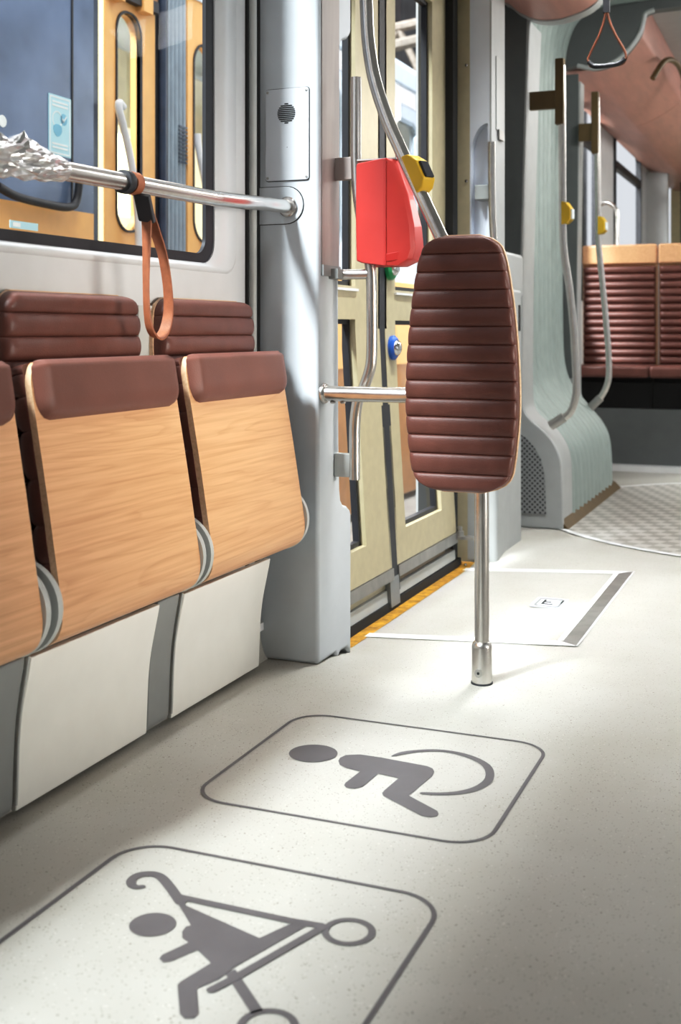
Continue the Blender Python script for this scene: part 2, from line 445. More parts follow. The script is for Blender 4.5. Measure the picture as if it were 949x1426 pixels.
g = rrect(wy0+.135, wy1-.135, wz0+.035, wz1-.05, .04)
mk('window_glass', [(-1.362, a, b) for a, b in g], [tuple(range(len(g)))], M['glass_far'], win)

wk = empty('window_sticker', (-1.36, 1.78, 1.045), 'small pale blue sticker low on the window beside the foil', 'sticker')
MB().box(-1.3615, -1.3605, 1.742, 1.825, 1.038, 1.052).done('sheet', M['poster'], wk)
MB().box(-1.3605, -1.3600, 1.750, 1.772, 1.041, 1.049).done('mark', M['poster3'], wk)
# vertical strips between wall and pillar
mb = MB().box(-1.352, -1.342, 2.664, 2.672, .0, 2.3).box(-1.352, -1.342, 2.719, 2.735, 0, 2.3)
tag(mb.done('trim_3', M['dark']), 'dark vertical joints beside the pillar', kind='structure')
mb = MB().tube([(-1.344, 2.695, .3), (-1.344, 2.695, 2.3)], .011, 12)
tag(mb.done('trim_4', M['lightgrey'], smooth=True), 'pale rounded vertical strip beside the pillar', kind='structure')

# ---- pillar beside the door
py0 = 2.735
outline = [(py0, -.03), (2.855, -.035), (2.868, -.018), (2.885, -.005), (2.93, -.005), (2.963, -.036), (2.963, .352), (2.955, .366), (2.935, .378), (2.905, .386), (2.888, .402), (2.882, .43), (2.876, .55),
           (2.872, 1.02), (2.872, 1.565), (2.878, 1.60), (2.90, 1.625), (2.94, 1.64), (2.963, 1.66), (2.963, 2.6), (py0, 2.6)]
outline[0] = (py0, 0.0); outline[1] = (2.85, 0.0)
pil = empty('wall_door_pillar', (-1.27, 2.85, 0), 'silver grey pillar between the window and the door', kind='structure')
mb = MB().prism(outline, 'x', -1.40, -1.177)
mk('pillar_body', mb.V, mb.F, M['pillar'], pil, bevel=.011)
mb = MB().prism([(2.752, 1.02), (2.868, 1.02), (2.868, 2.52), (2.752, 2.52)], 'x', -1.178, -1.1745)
mb.done('pillar_reflection', M['pink_grey'], pil)  # thin plate; its pinkish tone stands in for a reflection on the pillar
mb = MB().box(-1.178, -1.170, 2.752, 2.868, .992, 1.02)
mb.done('pillar_trim', M['grey'], pil)

# intercom panel
ic = empty('intercom_panel', (-1.264, py0, 1.355), 'grey intercom plate with round slotted speaker on the pillar', 'intercom')
pl = rrect(-1.325, -1.2025, 1.237, 1.473, .008)
mk('panel_shadow_gap', *(lambda b: (b.V, b.F))(MB().prism(rrect(-1.3265, -1.201, 1.2355, 1.4745, .009), 'y', py0-.0008, py0+.002)), M['dark'], ic)
MB().prism(pl, 'y', py0-.0045, py0-.0005).done('plate', M['plate'], ic, bevel=.0012)
cxs, czs, R = -1.265, 1.409, .0245
for k in range(11):
    dz = -.0245+.049*k/10
    hw = math.sqrt(max(.00003, (R+.001)**2-dz*dz))
    if k in (0, 10): hw = .0055
    mbs = MB().prism(rrect(cxs-hw, cxs+hw, czs+dz-.0016, czs+dz+.0016, .0012, 3), 'y', py0-.0052, py0-.004)
    mbs.done('speaker_slot', M['dark'], ic)
for sx in (-1.3185, -1.209):
    for sz in (1.2445, 1.4655):
        MB().lathe([(.0038, 0), (.0034, -.0016), (.001, -.002)], (sx, py0-.004, sz), 'y', 12).done('screw', M['steel_dull'], ic, smooth=True)
MB().lathe([(.0012, 0), (.001, -.0008)], (-1.263, py0-.0042, 1.322), 'y', 8).done('microphone_hole', M['dark'], ic)

# ---- horizontal handrail with cover plate
hr = empty('grab_rail', (-1.25, 1.6, 1.13), 'stainless horizontal handrail across the window, bending into the pillar', 'handrail')
rail_pts = [(-1.25, .2, 1.118), (-1.25, .9, 1.124), (-1.25, 1.57, 1.134), (-1.25, 1.966, 1.140), (-1.25, 2.30, 1.146), (-1.251, 2.44, 1.150), (-1.255, 2.56, 1.157), (-1.2595, 2.66, 1.164), (-1.261, 2.733, 1.169)]
rail_pts = [(-1.25, .2, 1.120), (-1.25, 1.2, 1.129), (-1.25, 2.20, 1.144), (-1.25, 2.34, 1.148), (-1.255, 2.46, 1.154), (-1.266, 2.55, 1.161), (-1.272, 2.62, 1.166), (-1.268, 2.68, 1.168), (-1.261, 2.734, 1.169)]
MB().tube(crom(rail_pts, 8), .0175, 20).done('tube', M['steel'], hr, smooth=True)
MB().lathe([(.026, 0), (.026, -.005), (.0225, -.008), (.019, -.008)], (-1.261, py0-.004, 1.169), 'y', 24).done('flange', M['steel'], hr, smooth=True)
dpl = [(-1.345, 1.221)]+[(-1.268+.049*math.cos(t), 1.1735+.0475*math.sin(t)) for t in [PI/2-PI*k/14 for k in range(15)]]+[(-1.345, 1.126)]
MB().prism([(-1.346 if x < -1.33 else x+(.0018 if x > -1.265 else 0), z+(.0018 if z > 1.1735 else -.0018)) for x, z in dpl], 'y', py0-.0008, py0+.002).done('cover_gap', M['dark'], hr)
MB().prism(dpl, 'y', py0-.004, py0-.0004).done('cover_plate', M['pillar'], hr, bevel=.001)

# crumpled foil sleeve at the left end of the rail
V = []; F = []; nn, nk = 34, 40
for i in range(nn+1):
    y = 1.26+(1.745-1.26)*i/nn
    zc = 1.129+(y-1.2)*.0150
    for k in range(nk):
        a = 2*PI*k/nk
        n1 = mnoise.noise(Vector((y*24, math.cos(a)*1.9, math.sin(a)*1.9)))
        n2 = mnoise.noise(Vector((y*70+5, math.cos(a)*5, math.sin(a)*5)))
        up = max(0, math.sin(a))
        t = min(1, (1.745-y)/.09)
        r = .021+.010*t*(.5+n1)+.007*n2*(.3+t)+.020*up*t*(.6+.8*mnoise.noise(Vector((y*30+9, 3, 0))))
        r = max(.0188, r)
        V.append((-1.25+r*math.cos(a), y, zc+r*math.sin(a)))
for i in range(nn):
    for k in range(nk):
        l = (k+1) % nk; F.append((i*nk+k, i*nk+l, (i+1)*nk+l, (i+1)*nk+k))
tag(mk('foil_wrap', V, F, M['foil'], loc=(-1.25, 1.5, 1.13)), 'crumpled silver foil wrapped around the window handrail', 'foil')

# hanging strap on the rail
sh = empty('hanging_strap', (-1.25, 1.985, 1.14), 'tan leather hand strap looped over the window handrail', 'strap handle')
MB().lathe([(.0182, 0), (.0225, .001), (.0235, .004), (.0235, .019), (.0225, .022), (.0182, .023)], (-1.25, 1.938, 1.1402), 'y', 24).done('rubber_collar', M['rubber'], sh, smooth=True)
# band round the rail
V = []; F = []; n = 40
for k in range(n):
    a = 2*PI*k/n; rr = .0195
    for (r, yo) in ((rr, -.012), (rr+.0035, -.012), (rr+.0035, .012), (rr, .012)):
        V.append((-1.25+r*math.cos(a), 1.976+yo, 1.1405+r*math.sin(a)))
for k in range(n):
    j = (k+1) % n
    for q in range(4):
        w = (q+1) % 4; F.append((4*k+q, 4*k+w, 4*j+w, 4*j+q))
mk('rail_band', V, F, M['tan'], sh, smooth=True)
mb = MB().obox((-1.236, 2.000, 1.094), (.016, .004, -.003), (-.002, .007, .003), (.001, -.012, .026))
mk('clip', mb.V, mb.F, M['rubber'], sh, bevel=.003)
# ribbon loop (closed teardrop, width across the aisle)
loop = crom([(2.008, 1.075), (2.008, 1.03), (2.006, .98), (2.006, .93), (2.009, .89), (2.020, .855), (2.046, .836), (2.074, .848), (2.090, .880), (2.092, .915), (2.084, .96), (2.066, 1.01), (2.036, 1.055), (2.016, 1.082)], 6)
def ribbon(pts, wid, th, twist):
    V = []; F = []; m = len(pts)
    for i, p in enumerate(pts):
        t = (pts[min(i+1, m-1)]-pts[max(i-1, 0)]); t = Vector((0, t.x, t.y)).normalized()
        wv = Vector((1, 0, 0)); a = twist(i/(m-1))
        nrm = t.cross(wv).normalized()
        w2 = wv*math.cos(a)+nrm*math.sin(a); n2 = t.cross(w2).normalized()
        c = Vector((-1.236, p.x, p.y))
        for s1, s2 in ((-1, -1), (1, -1), (1, 1), (-1, 1)): V.append(c+w2*(s1*wid/2)+n2*(s2*th/2))
    for i in range(m-1):
        for q in range(4):
            w = (q+1) % 4; F.append((4*i+q, 4*i+w, 4*i+4+w, 4*i+4+q))
    F.append((0, 1, 2, 3)); F.append((4*m-4, 4*m-3, 4*m-2, 4*m-1))
    return V, F
V, F = ribbon(loop, .025, .0035, lambda t: .45*math.sin(2*PI*t)+.15)
mk('strap_loop', V, F, M['tan'], sh, smooth=True)

# ------------------------------------------------------------------ folding seats
def make_seat():
    y0, y1 = 1.645, 2.120; yc = (y0+y1)/2
    root = empty('folding_seat', (-1.26, yc, 0), cat='seat', group='row of folding seats along the window wall')
    prof = crom([(-1.247, .797, 0), (-1.241, .76, 0), (-1.227, .68, 0), (-1.206, .56, 0), (-1.190, .46, 0), (-1.181, .405, 0), (-1.177, .375, 0), (-1.179, .35, 0), (-1.190, .329, 0), (-1.213, .314, 0), (-1.245, .304, 0), (-1.28, .298, 0)], 6)
    m = len(prof)
    nr = []
    for i in range(m):
        t = (prof[min(i+1, m-1)]-prof[max(i-1, 0)]).normalized(); nr.append(Vector((-t.y, t.x, 0)))   # outward (towards aisle)
    # plywood shell, veneer on the face and ply on the rim
    V = []; F = []
    T = .013
    for i in range(m):
        z = prof[i].y
        ins = 0
        if z > .755: ins = .035*(1-math.sqrt(max(0, 1-((z-.755)/.045)**2)))
        for (yy, off) in ((y0+ins, 0), (y0+ins, -T), (y1-ins, -T), (y1-ins, 0)):
            p = prof[i]+nr[i]*off; V.append((p.x, yy, p.y))
    faces_front = []
    for i in range(m-1):
        for q in range(4):
            w = (q+1) % 4; F.append((4*i+q, 4*i+w, 4*i+4+w, 4*i+4+q))
    F.append((0, 1, 2, 3)); F.append((4*m-4, 4*m-3, 4*m-2, 4*m-1))
    sh_ = mk('seat_shell', V, F, [M['beech'], M['ply']], root, smooth=True, autosmooth=35)
    for p in sh_.data.polygons:
        if abs(p.normal.y) > .6 or p.normal.z > .9: p.material_index = 1
    # ribbed seat cushion behind the shell (seen edge-on from the side)
    def ipt(v):
        f = v*.62*(m-1); i = int(f); fr = f-i
        return prof[i]*(1-fr)+prof[min(i+1, m-1)]*fr, nr[i]
    def pr(v):
        p, nn_ = ipt(v); p = p-nn_*T; return (p.x, yc, p.y)
    def nm(v):
        p, nn_ = ipt(v); return (-nn_.x, 0, -nn_.y)
    def hw(v):
        w = (y1-y0)/2+.002
        if v < .06: w -= .03*(1-math.sqrt(max(0, 1-((.06-v)/.06)**2)))
        return w
    cushion('seat_cushion', pr, nm, hw, .040, [.09+.1*k for k in range(9)], M['leather'], root, groove=.42, smooth_ends=.05)
    # plain pad folded over the front edge
    V = []; F = []; rows = 26; cols = 30
    def pt(s):
        f = s*(m-1); i = int(f); fr = f-i
        return prof[i]*(1-fr)+prof[min(i+1, m-1)]*fr, nr[i]
    smax = 0
    for i in range(m):
        if prof[i].y > .682: smax = i/(m-1)
    hwid = (y1-y0)/2-.005
    for r in range(rows+1):
        v = r/rows; s = v*smax; p, nn_ = pt(s)
        e = abs(2*v-1)
        for c in range(cols+1):
            u = 2*c/cols-1
            # rounded-rectangle distance
            L_, H_ = hwid, .058; rc = .030
            a = abs(u)*L_; b = e*H_
            dx, dy = max(a-(L_-rc), 0), max(b-(H_-rc), 0)
            d = math.hypot(dx, dy)
            th = .022*math.sqrt(max(0, 1-min(1, d/rc)**2.4))
            uu = u
            if d > rc:   # pull corner vertices on to the rounded outline
                k = rc/d; a = (L_-rc)+dx*k if dx > 0 else a; b2 = (H_-rc)+dy*k if dy > 0 else b
                uu = math.copysign(a/L_, u); e2 = b2/H_; v2 = .5+math.copysign(e2/2, v-.5); p2, n2 = pt(v2*smax)
            else: p2, n2 = p, nn_
            q = p2+n2*(th+.0006); V.append((q.x, yc+uu*hwid, q.y+(.004 if v < .04 else 0)))
    for r in range(rows):
        for c in range(cols):
            a = r*(cols+1)+c; F.append((a, a+1, a+cols+2, a+cols+1))
    mk('front_pad', V, F, M['leather2'], root, smooth=True, autosmooth=80)
    # backrest
    ztop, zbot = .922, .46
    def bp(v): z = ztop+(zbot-ztop)*v; return (-1.334+.012*v, yc-.002, z)
    def bhw(v):
        w = .216+.012*v
        if v < .11: w -= .045*(1-math.sqrt(max(0, 1-((.11-v)/.11)**2)))
        return w
    cushion('backrest', bp, lambda v: (1, 0, .03), bhw, .034, [.085+.0935*k for k in range(10)], M['leather'], root, groove=.30, smooth_ends=.035)
    V = []; F = []
    zz = [ztop+.002-.46*k/30 for k in range(31)]
    for z in zz:
        v = (ztop-z)/(ztop-zbot); w = bhw(max(0, v))+.003
        for yy, xx in ((yc-.002-w, -1.334+.012*v), (yc-.002+w, -1.334+.012*v), (yc-.002+w, -1.343+.012*v), (yc-.002-w, -1.343+.012*v)): V.append((xx, yy, z))
    for i in range(30):
        for q in range(4):
            w = (q+1) % 4; F.append((4*i+q, 4*i+w, 4*i+4+w, 4*i+4+q))
    F.append((0, 1, 2, 3)); F.append((120, 121, 122, 123))
    mk('backrest_shell', V, F, M['ply'], root)
    MB().box(-1.349, -1.341, y0-.028, y0+.03, .45, .905).done('wall_bracket', M['lightgrey'], root)
    # hinge covers at both ends of the bend
    for (ya, yb) in ((y0-.020, y0-.001), (y1+.001, y1+.020)):
        d = MB().lathe([(.060, yb-ya), (.076, yb-ya), (.081, (yb-ya)*.5), (.079, 0.001), (.066, 0)], (-1.250, ya, .384), 'y', 40)
        d.done('hinge_cover', M['lightgrey'], root, smooth=True)
    # dark web between seats that carries the hinge
    MB().lathe([(.070, 0), (.070, .010)], (-1.255, y0-.0295, .382), 'y', 36).done('hinge_web', M['grey'], root, smooth=True)
    # white lower panel with a wavy face
    wp = crom2([(-1.263, .284), (-1.266, .267), (-1.274, .23), (-1.284, .18), (-1.290, .13), (-1.2925, .08), (-1.2945, .03), (-1.2955, .012)], 4)
    pa, pb = 1.676, 2.104
    back = [(x-.016, z) for x, z in wp[::-1]]
    mb = MB().prism(wp+back, 'y', pa, pb)
    mk('base_panel', mb.V, mb.F, M['white'], root, bevel=.005)
    # grey support bracket left of the panel, its edge follows the wave
    fr_ = crom2([(-1.271, .286), (-1.274, .267), (-1.281, .23), (-1.289, .18), (-1.2935, .13), (-1.2955, .08), (-1.297, .04), (-1.300, .018), (-1.312, .008)], 3)
    mb = MB().prism(fr_+[(-1.341, .008), (-1.341, .286)], 'y', 1.582, 1.670)
    mk('support_bracket', mb.V, mb.F, M['grey'], root, bevel=.005)
    MB().tube([(x+.0035, 1.6745, z) for x, z in fr_[:-4]], .0026, 8).done('panel_edge', M['lightgrey'], root, smooth=True)
    mb = MB().box(-1.3395, -1.316, 2.075, 2.1085, .062, .092)
    mb.done('floor_latch', M['dark'], root)
    return root
seat = make_seat()
lab = ['brown leather folding seat with beech underside, the middle one of three, strap hanging beside it',
       'brown leather folding seat with beech underside next to the door pillar',
       'brown leather folding seat cut off by the left edge of the photo']
seat['label'] = lab[0]
for k, dy in ((1, .529), (2, -.529)):
    c = copy_tree(seat); c.location.y += dy; c['label'] = lab[k]

# ------------------------------------------------------------------ standing backrest, its post, strut and curved pole
PXp, PYp = -.752, 2.745
bk = empty('standing_backrest', (-.787, 2.70, .466), 'long brown ribbed leather backrest pad on the steel post', 'backrest')
zt, zb = 1.078, .466
wid = [(0, .052), (.004, .066), (.012, .086), (.026, .1075), (.045, .1245), (.072, .1345), (.11, .143), (.14, .148), (.21, .1575), (.28, .1655), (.35, .1715), (.425, .177), (.50, .181), (.57, .1835), (.64, .1845), (.71, .183), (.775, .1785), (.85, .172), (.92, .163), (.945, .154), (.965, .139), (.982, .114), (.992, .088), (1, .060)]
SC = .1385/.1845
def W(v):
    for (a, wa), (b, wb) in zip(wid, wid[1:]):
        if v <= b:
            t = (v-a)/(b-a); return (wa+(wb-wa)*t)*SC
    return wid[-1][1]*SC
seams = [(s-95)/1280 for s in (188, 278, 368, 458, 549, 640, 729, 819, 910, 1000, 1091, 1183, 1282)]
cushion('pad', lambda v: (-.787, 2.700, zt+(zb-zt)*v), lambda v: (0, -1, 0), W, .030, seams, M['leather'], bk, groove=.26, yax=(1, 0, 0), smooth_ends=.022)
pts = [(-.787-W(v)-.0025, zt+.0025+(zb-.0025-zt-.0025)*v) for v in [k/60 for k in range(61)]]
pts = pts+[(-1.574-x, z) for x, z in pts[::-1]]
MB().prism(pts, 'y', 2.7005, 2.712).done('back_shell', M['ply'], bk, bevel=.002)

MB().box(-.81, -.70, 2.711, 2.7285, .60, .72).done('mounting_plate', M['steel_dull'], bk, bevel=.002)
po = empty('support_post', (PXp, PYp, 0), 'short stainless post on the floor carrying the ribbed backrest', 'post')
MB().tube([(PXp, PYp, .02), (PXp, PYp, .85)], .0175, 24).done('tube', M['steel'], po, smooth=True)
MB().lathe([(.0245, .002), (.0245, .088), (.0235, .094), (.0195, .101), (.0177, .102)], (PXp, PYp, 0), 'z', 28).done('base_sleeve', M['steel'], po, smooth=True)
MB().lathe([(.0265, 0), (.0265, .004)], (PXp, PYp, 0), 'z', 28).done('base_gasket', M['rubber'], po)
sc_ = MB().lathe([(.010, 0), (.010, -.003), (.0055, -.0035), (.0055, -.002)], (PXp-.002, PYp-.0236, .030), 'y', 20)
sc_.done('set_screw', M['steel_dull'], po, smooth=True)
MB().lathe([(.0032, 0), (.003, -.001)], (PXp-.002, PYp-.0262, .030), 'y', 12).done('screw_socket', M['dark'], po)

st = empty('cross_strut', (-1.175, 2.765, .69), 'horizontal stainless bar joining the pillar to the ribbed backrest', 'bar')
MB().tube([(-1.1765, 2.765, .690), (-.78, 2.748, .690)], .0195, 24).done('tube', M['steel'], st, smooth=True)
MB().lathe([(.027, 0), (.027, .005), (.0245, .009), (.0205, .0095)], (-1.1768, 2.765, .690), 'x', 28).done('flange', M['steel'], st, smooth=True)
for xx in (-1.149, -1.121):
    MB().lathe([(.007, 0), (.007, -.004), (.0045, -.0055)], (xx, 2.763, .6705), 'z', 14).done('bolt', M['steel_dull'], st, smooth=True)

cp = empty('curved_pole', (-.85, 2.745, 1.08), 'bowed stainless pole sweeping from the ceiling down to the ribbed backrest', 'pole')
MB().tube(crom([(-1.052, 2.745, 2.40), (-1.053, 2.745, 2.0), (-1.0525, 2.745, 1.75), (-1.050, 2.745, 1.66), (-1.045, 2.745, 1.575), (-1.029, 2.745, 1.481), (-.996, 2.745, 1.382), (-.9555, 2.745, 1.292), (-.900, 2.745, 1.175), (-.852, 2.745, 1.075), (-.815, 2.745, .997), (-.785, 2.7452, .925), (-.764, 2.7455, .86), (-.7535, 2.745, .80)], 8), .0172, 24).done('tube', M['steel'], cp, smooth=True)

def stop_button(name, base, axis, side, front, mats, label, parent_group=None):
    """yellow request button clamped on a pole: axis along the pole, side away from it, front towards passengers"""
    a, s, f = (Vector(v).normalized() for v in (axis, side, front))
    r = empty(name, base, label, 'stop button', 'yellow stop buttons on the poles')
    b = Vector(base)
    prof = [(-.050, -.012), (-.046, .010), (-.020, .030), (.030, .030), (.046, .012), (.050, -.012)]
    V = [b+a*p+s*q+f*d for d in (-.021, .021) for p, q in prof]
    n = len(prof)
    F = [tuple(range(n)), tuple(range(n, 2*n))[::-1]]+[(i, (i+1) % n, n+(i+1) % n, n+i) for i in range(n)]
    mk('housing', V, F, mats[0], r, bevel=.004)
    mb = MB().obox(b+s*.0325+a*.006, a*.021, f*.014, s*.004)
    mk('push_button', mb.V, mb.F, mats[1], r, bevel=.002)
    return r
ax = Vector((.045, 0, -.1)).normalized()
stop_button('stop_button', Vector((-.918, 2.738, 1.236))+Vector((.004, 0, .002)), ax, (.80, -.45, .38), (-.45, -.88, 0), (M['yellow'], M['rubber']), 'yellow stop button with black key on the bowed pole above the ribbed backrest')

# ------------------------------------------------------------------ double door
def dx(z):
    """door leaves lean inwards below the rail"""
    return -1.305+.052*max(0, min(1, (.80-z)/.85))
def leaf_box(mb, y0, y1, z0, z1, d0, d1, nz=8):
    V = []; F = []
    for k in range(nz+1):
        z = z0+(z1-z0)*k/nz; x = dx(z)
        V += [(x+d0, y0, z), (x+d1, y0, z), (x+d1, y1, z), (x+d0, y1, z)]
    for k in range(nz):
        for q in range(4):
            w = (q+1) % 4; F.append((4*k+q, 4*k+w, 4*k+4+w, 4*k+4+q))
    F.append((0, 1, 2, 3)); n = 4*nz; F.append((n, n+1, n+2, n+3))
    mb.add(V, F)
ZT = 2.12; ZB = .10
def door(name, y0, y1, gy0, gy1, label):
    d = empty(name, (-1.28, (y0+y1)/2, 0), label, kind='structure')
    lo0, lo1, up0, up1 = .205, .885, .985, 2.04
    mb = MB()
    leaf_box(mb, y0, gy0, ZB, ZT, -.03, .012); leaf_box(mb, gy1, y1, ZB, ZT, -.03, .012)
    leaf_box(mb, gy0, gy1, ZB, lo0, -.03, .012); leaf_box(mb, gy0, gy1, lo1, up0, -.03, .012); leaf_box(mb, gy0, gy1, up1, ZT, -.03, .012)
    mb.done('leaf_frame', M['gold'], d)
    for (z0, z1, nm) in ((lo0, lo1, 'lower'), (up0, up1, 'upper')):
        mb = MB()     # sloped glazing bead then black gasket
        for (a0, a1, b0, b1) in ((gy0, gy0+.014, z0, z1), (gy1-.014, gy1, z0, z1), (gy0, gy1, z0, z0+.014), (gy0, gy1, z1-.014, z1)):
            leaf_box(mb, a0, a1, b0, b1, -.026, -.006)
        mb.done('gasket', M['rubber'], d)
        mb = MB(); V = []
        n = 8
        V = []; F = []
        for k in range(n+1):
            z = z0+(z1-z0)*k/n; V += [(dx(z)-.016, gy0+.006, z), (dx(z)-.016, gy1-.006, z)]
        F = [(2*k, 2*k+1, 2*k+3, 2*k+2) for k in range(n)]
        mk(nm+'_glass', V, F, M['glass'], d, smooth=True)
    mb = MB(); leaf_box(mb, gy0-.01, gy1+.01, lo1+.085, lo1+.092, .010, .020, 1)
    mb.done('rail_lip', M['strip'], d)
    return d
d1 = door('door_1', 2.985, 3.495, 3.05, 3.285, 'left leaf of the bronze tram door')
d2 = door('door_2', 3.545, 4.205, 3.645, 4.045, 'right leaf of the bronze tram door')
mb = MB(); leaf_box(mb, 3.482, 3.560, .02, ZT, -.028, .012)
tag(mb.done('trim_5', M['rubber'], smooth=False), 'black rubber seal between the two door leaves', kind='structure')
mb = MB().box(-1.40, -1.262, 4.205, 4.262, -.03, 2.2).box(-1.36, -1.30, 2.96, 2.99, -.03, 2.2)
tag(mb.done('trim_6', M['dark']), 'black gaps either side of the door', kind='structure')
mb = MB().box(-1.40, -1.20, 2.963, 4.30, ZT, 2.6)
tag(mb.done('wall_door_header', M['gold']), 'bronze panel above the door', kind='structure')
# mechanism rails under the leaves
ru = empty('door_threshold', (-1.27, 3.6, -.03), 'grey metal rails under the door leaves', kind='structure')
for (ya, yb, za, zb_, d0, d1_, mt) in ((2.97, 3.50, .062, .098, -.04, .016, 'steel_dull'), (3.55, 4.21, .062, .098, -.04, .016, 'steel_dull'), (2.97, 3.49, .036, .060, -.05, -.004, 'gold'), (3.56, 4.10, .040, .058, -.05, -.002, 'bronze'),
                                   (2.97, 3.46, -.005, .034, -.05, .004, 'lightgrey'), (3.56, 4.20, .0, .036, -.05, .004, 'lightgrey'), (2.97, 4.26, -.036, -.004, -.06, .008, 'dark')):
    mb = MB(); leaf_box(mb, ya, yb, za, zb_, d0, d1_, 1); mb.done('rail', M[mt], ru)
mb = MB(); leaf_box(mb, 3.465, 3.548, -.02, .07, -.03, .014, 1); mb.done('guide_block', M['grey'], ru)
V = []; F = []
yy = [2.965+1.33*k/20 for k in range(21)]
for y in yy: V += [(-1.262, y, fz(-1.262, y)+.002), (-1.204, y, fz(-1.204, y)+.002)]
F = [(2*k, 2*k+1, 2*k+3, 2*k+2) for k in range(20)]
tag(mk('floor_sill_strip', V, F, M['sill']), 'worn yellow warning strip along the door sill', kind='structure')
# hinge fitting at the far foot of the door
hg = empty('door_hinge_pin', (-1.235, 4.22, .08), 'small steel hinge fitting low at the far end of the door', 'hinge')
MB().obox((-1.225, 4.215, .080), (.045, .004, 0), (0, .02, 0), (0, 0, .005)).done('arm', M['steel_dull'], hg)
MB().lathe([(.016, 0), (.016, .018), (.010, .020), (.010, .034), (.006, .036)], (-1.24, 4.215, .085), 'z', 16).done('pin', M['steel_dull'], hg, smooth=True)
MB().lathe([(.004, 0), (.006, .003), (.004, .008)], (-1.225, 4.24, -.03), 'z', 10).done('stud', M['chrome'], hg, smooth=True)

# door push buttons
def push_button(name, y, z, mat, label):
    r = empty(name, (dx(z)+.012, y, z), label, 'door button')
    x = dx(z)+.012
    MB().lathe([(.040, 0), (.040, .012), (.034, .018), (.026, .019)], (x, y, z), 'x', 28).done('button_ring', mat, r, smooth=True)
    MB().lathe([(.026, .0185), (.024, .026), (.016, .032), (.006, .0345)], (x, y, z), 'x', 24).done('button_cap', M['chrome'], r, smooth=True)
push_button('door_button', 3.605, .795, M['blue'], 'blue door button with chrome cap, below the door rail')
push_button('door_button', 3.585, 1.055, M['green'], 'green door button just under the red ticket machine')

# bent grab rail beside the door
gr = empty('door_grab_rail', (-1.1, 2.84, 1.0), 'bent steel grab rail bracketed to the pillar by the door', 'grab rail')
MB().tube(crom([(-1.118, 2.845, 1.512), (-1.118, 2.845, 1.42), (-1.118, 2.845, 1.30), (-1.112, 2.845, 1.20), (-1.09, 2.845, 1.08), (-1.076, 2.845, 1.0), (-1.074, 2.845, .90), (-1.074, 2.845, .80), (-1.078, 2.845, .755), (-1.095, 2.845, .705), (-1.113, 2.845, .665), (-1.121, 2.845, .61), (-1.122, 2.845, .53), (-1.122, 2.845, .462)], 7), .0145, 18).done('tube', M['steel'], gr, smooth=True)
MB().box(-1.1765, -1.118, 2.838, 2.852, 1.245, 1.305).done('upper_bracket', M['pink_grey'], gr, bevel=.003)
MB().box(-1.1765, -1.112, 2.836, 2.854, .468, .530).done('lower_bracket', M['lightgrey'], gr, bevel=.003)
MB().tube([(-1.1765, 2.842, .998), (-1.078, 2.845, .998)], .0135, 18).done('middle_bracket', M['steel'], gr, smooth=True)
MB().box(-1.1765, -1.150, 2.800, 2.868, .985, 1.012).done('bracket_block', M['grey'], gr, bevel=.002)

# red ticket validator hanging on that rail: tapered shell
tv = empty('ticket_machine', (-1.04, 2.86, 1.02), 'red plastic ticket validator box beside the door', 'ticket machine')
lev = [(1.292, -1.108, -1.008, 2.868, .010), (1.284, -1.110, -1.000, 2.872, .014), (1.20, -1.111, -.970, 2.885, .016), (1.12, -1.111, -.954, 2.905, .018), (1.06, -1.110, -.950, 2.91, .02), (1.032, -1.109, -.957, 2.90, .022), (1.016, -1.095, -.985, 2.885, .02)]
V = []; F = []; n = None
for z, xa, xb, yb, r in lev:
    # front corner at x=-1.027 stands nearest; right flank falls back
    o_ = [(xa, 2.826), (xa+.004, 2.822), (-1.030, 2.806), (-1.024, 2.806), (-1.018, 2.809), (xb-.010, 2.822), (xb, 2.832), (xb+.001, yb-.01), (xb-.006, yb), (xa+.006, yb), (xa, yb-.008)]
    n = len(o_); V += [(a, b, z-(.008 if (z > 1.25 and a < -1.09) else 0)+(.010 if (z < 1.03 and a < -1.09) else 0)) for a, b in o_]
for i in range(len(lev)-1):
    for k in range(n): F.append((i*n+k, i*n+(k+1) % n, (i+1)*n+(k+1) % n, (i+1)*n+k))
F.append(tuple(range(n))); F.append(tuple(range((len(lev)-1)*n, len(lev)*n)))
rb = mk('housing', V, F, M['red'], tv, smooth=True, autosmooth=28)
md = rb.modifiers.new('bevel', 'BEVEL'); md.width = .004; md.segments = 3; md.limit_method = 'ANGLE'; md.angle_limit = .6
MB().box(-1.0235, -1.0205, 2.8045, 2.8075, 1.02, 1.288).done('seam', M['red2'], tv)
V = [(-1.026, 2.8045, 1.046), (-.958, 2.8255, 1.060), (-.962, 2.8255, 1.036), (-1.026, 2.8045, 1.026)]
V = V+[(x, y+.012, z) for x, y, z in V]
mk('lower_band', V, [(0, 1, 2, 3), (4, 7, 6, 5), (0, 4, 5, 1), (1, 5, 6, 2), (2, 6, 7, 3), (3, 7, 4, 0)], M['red2'], tv, bevel=.002)
MB().box(-1.1085, -1.00, 2.828, 2.862, 1.2915, 1.295).done('top_cap', M['lightgrey'], tv)

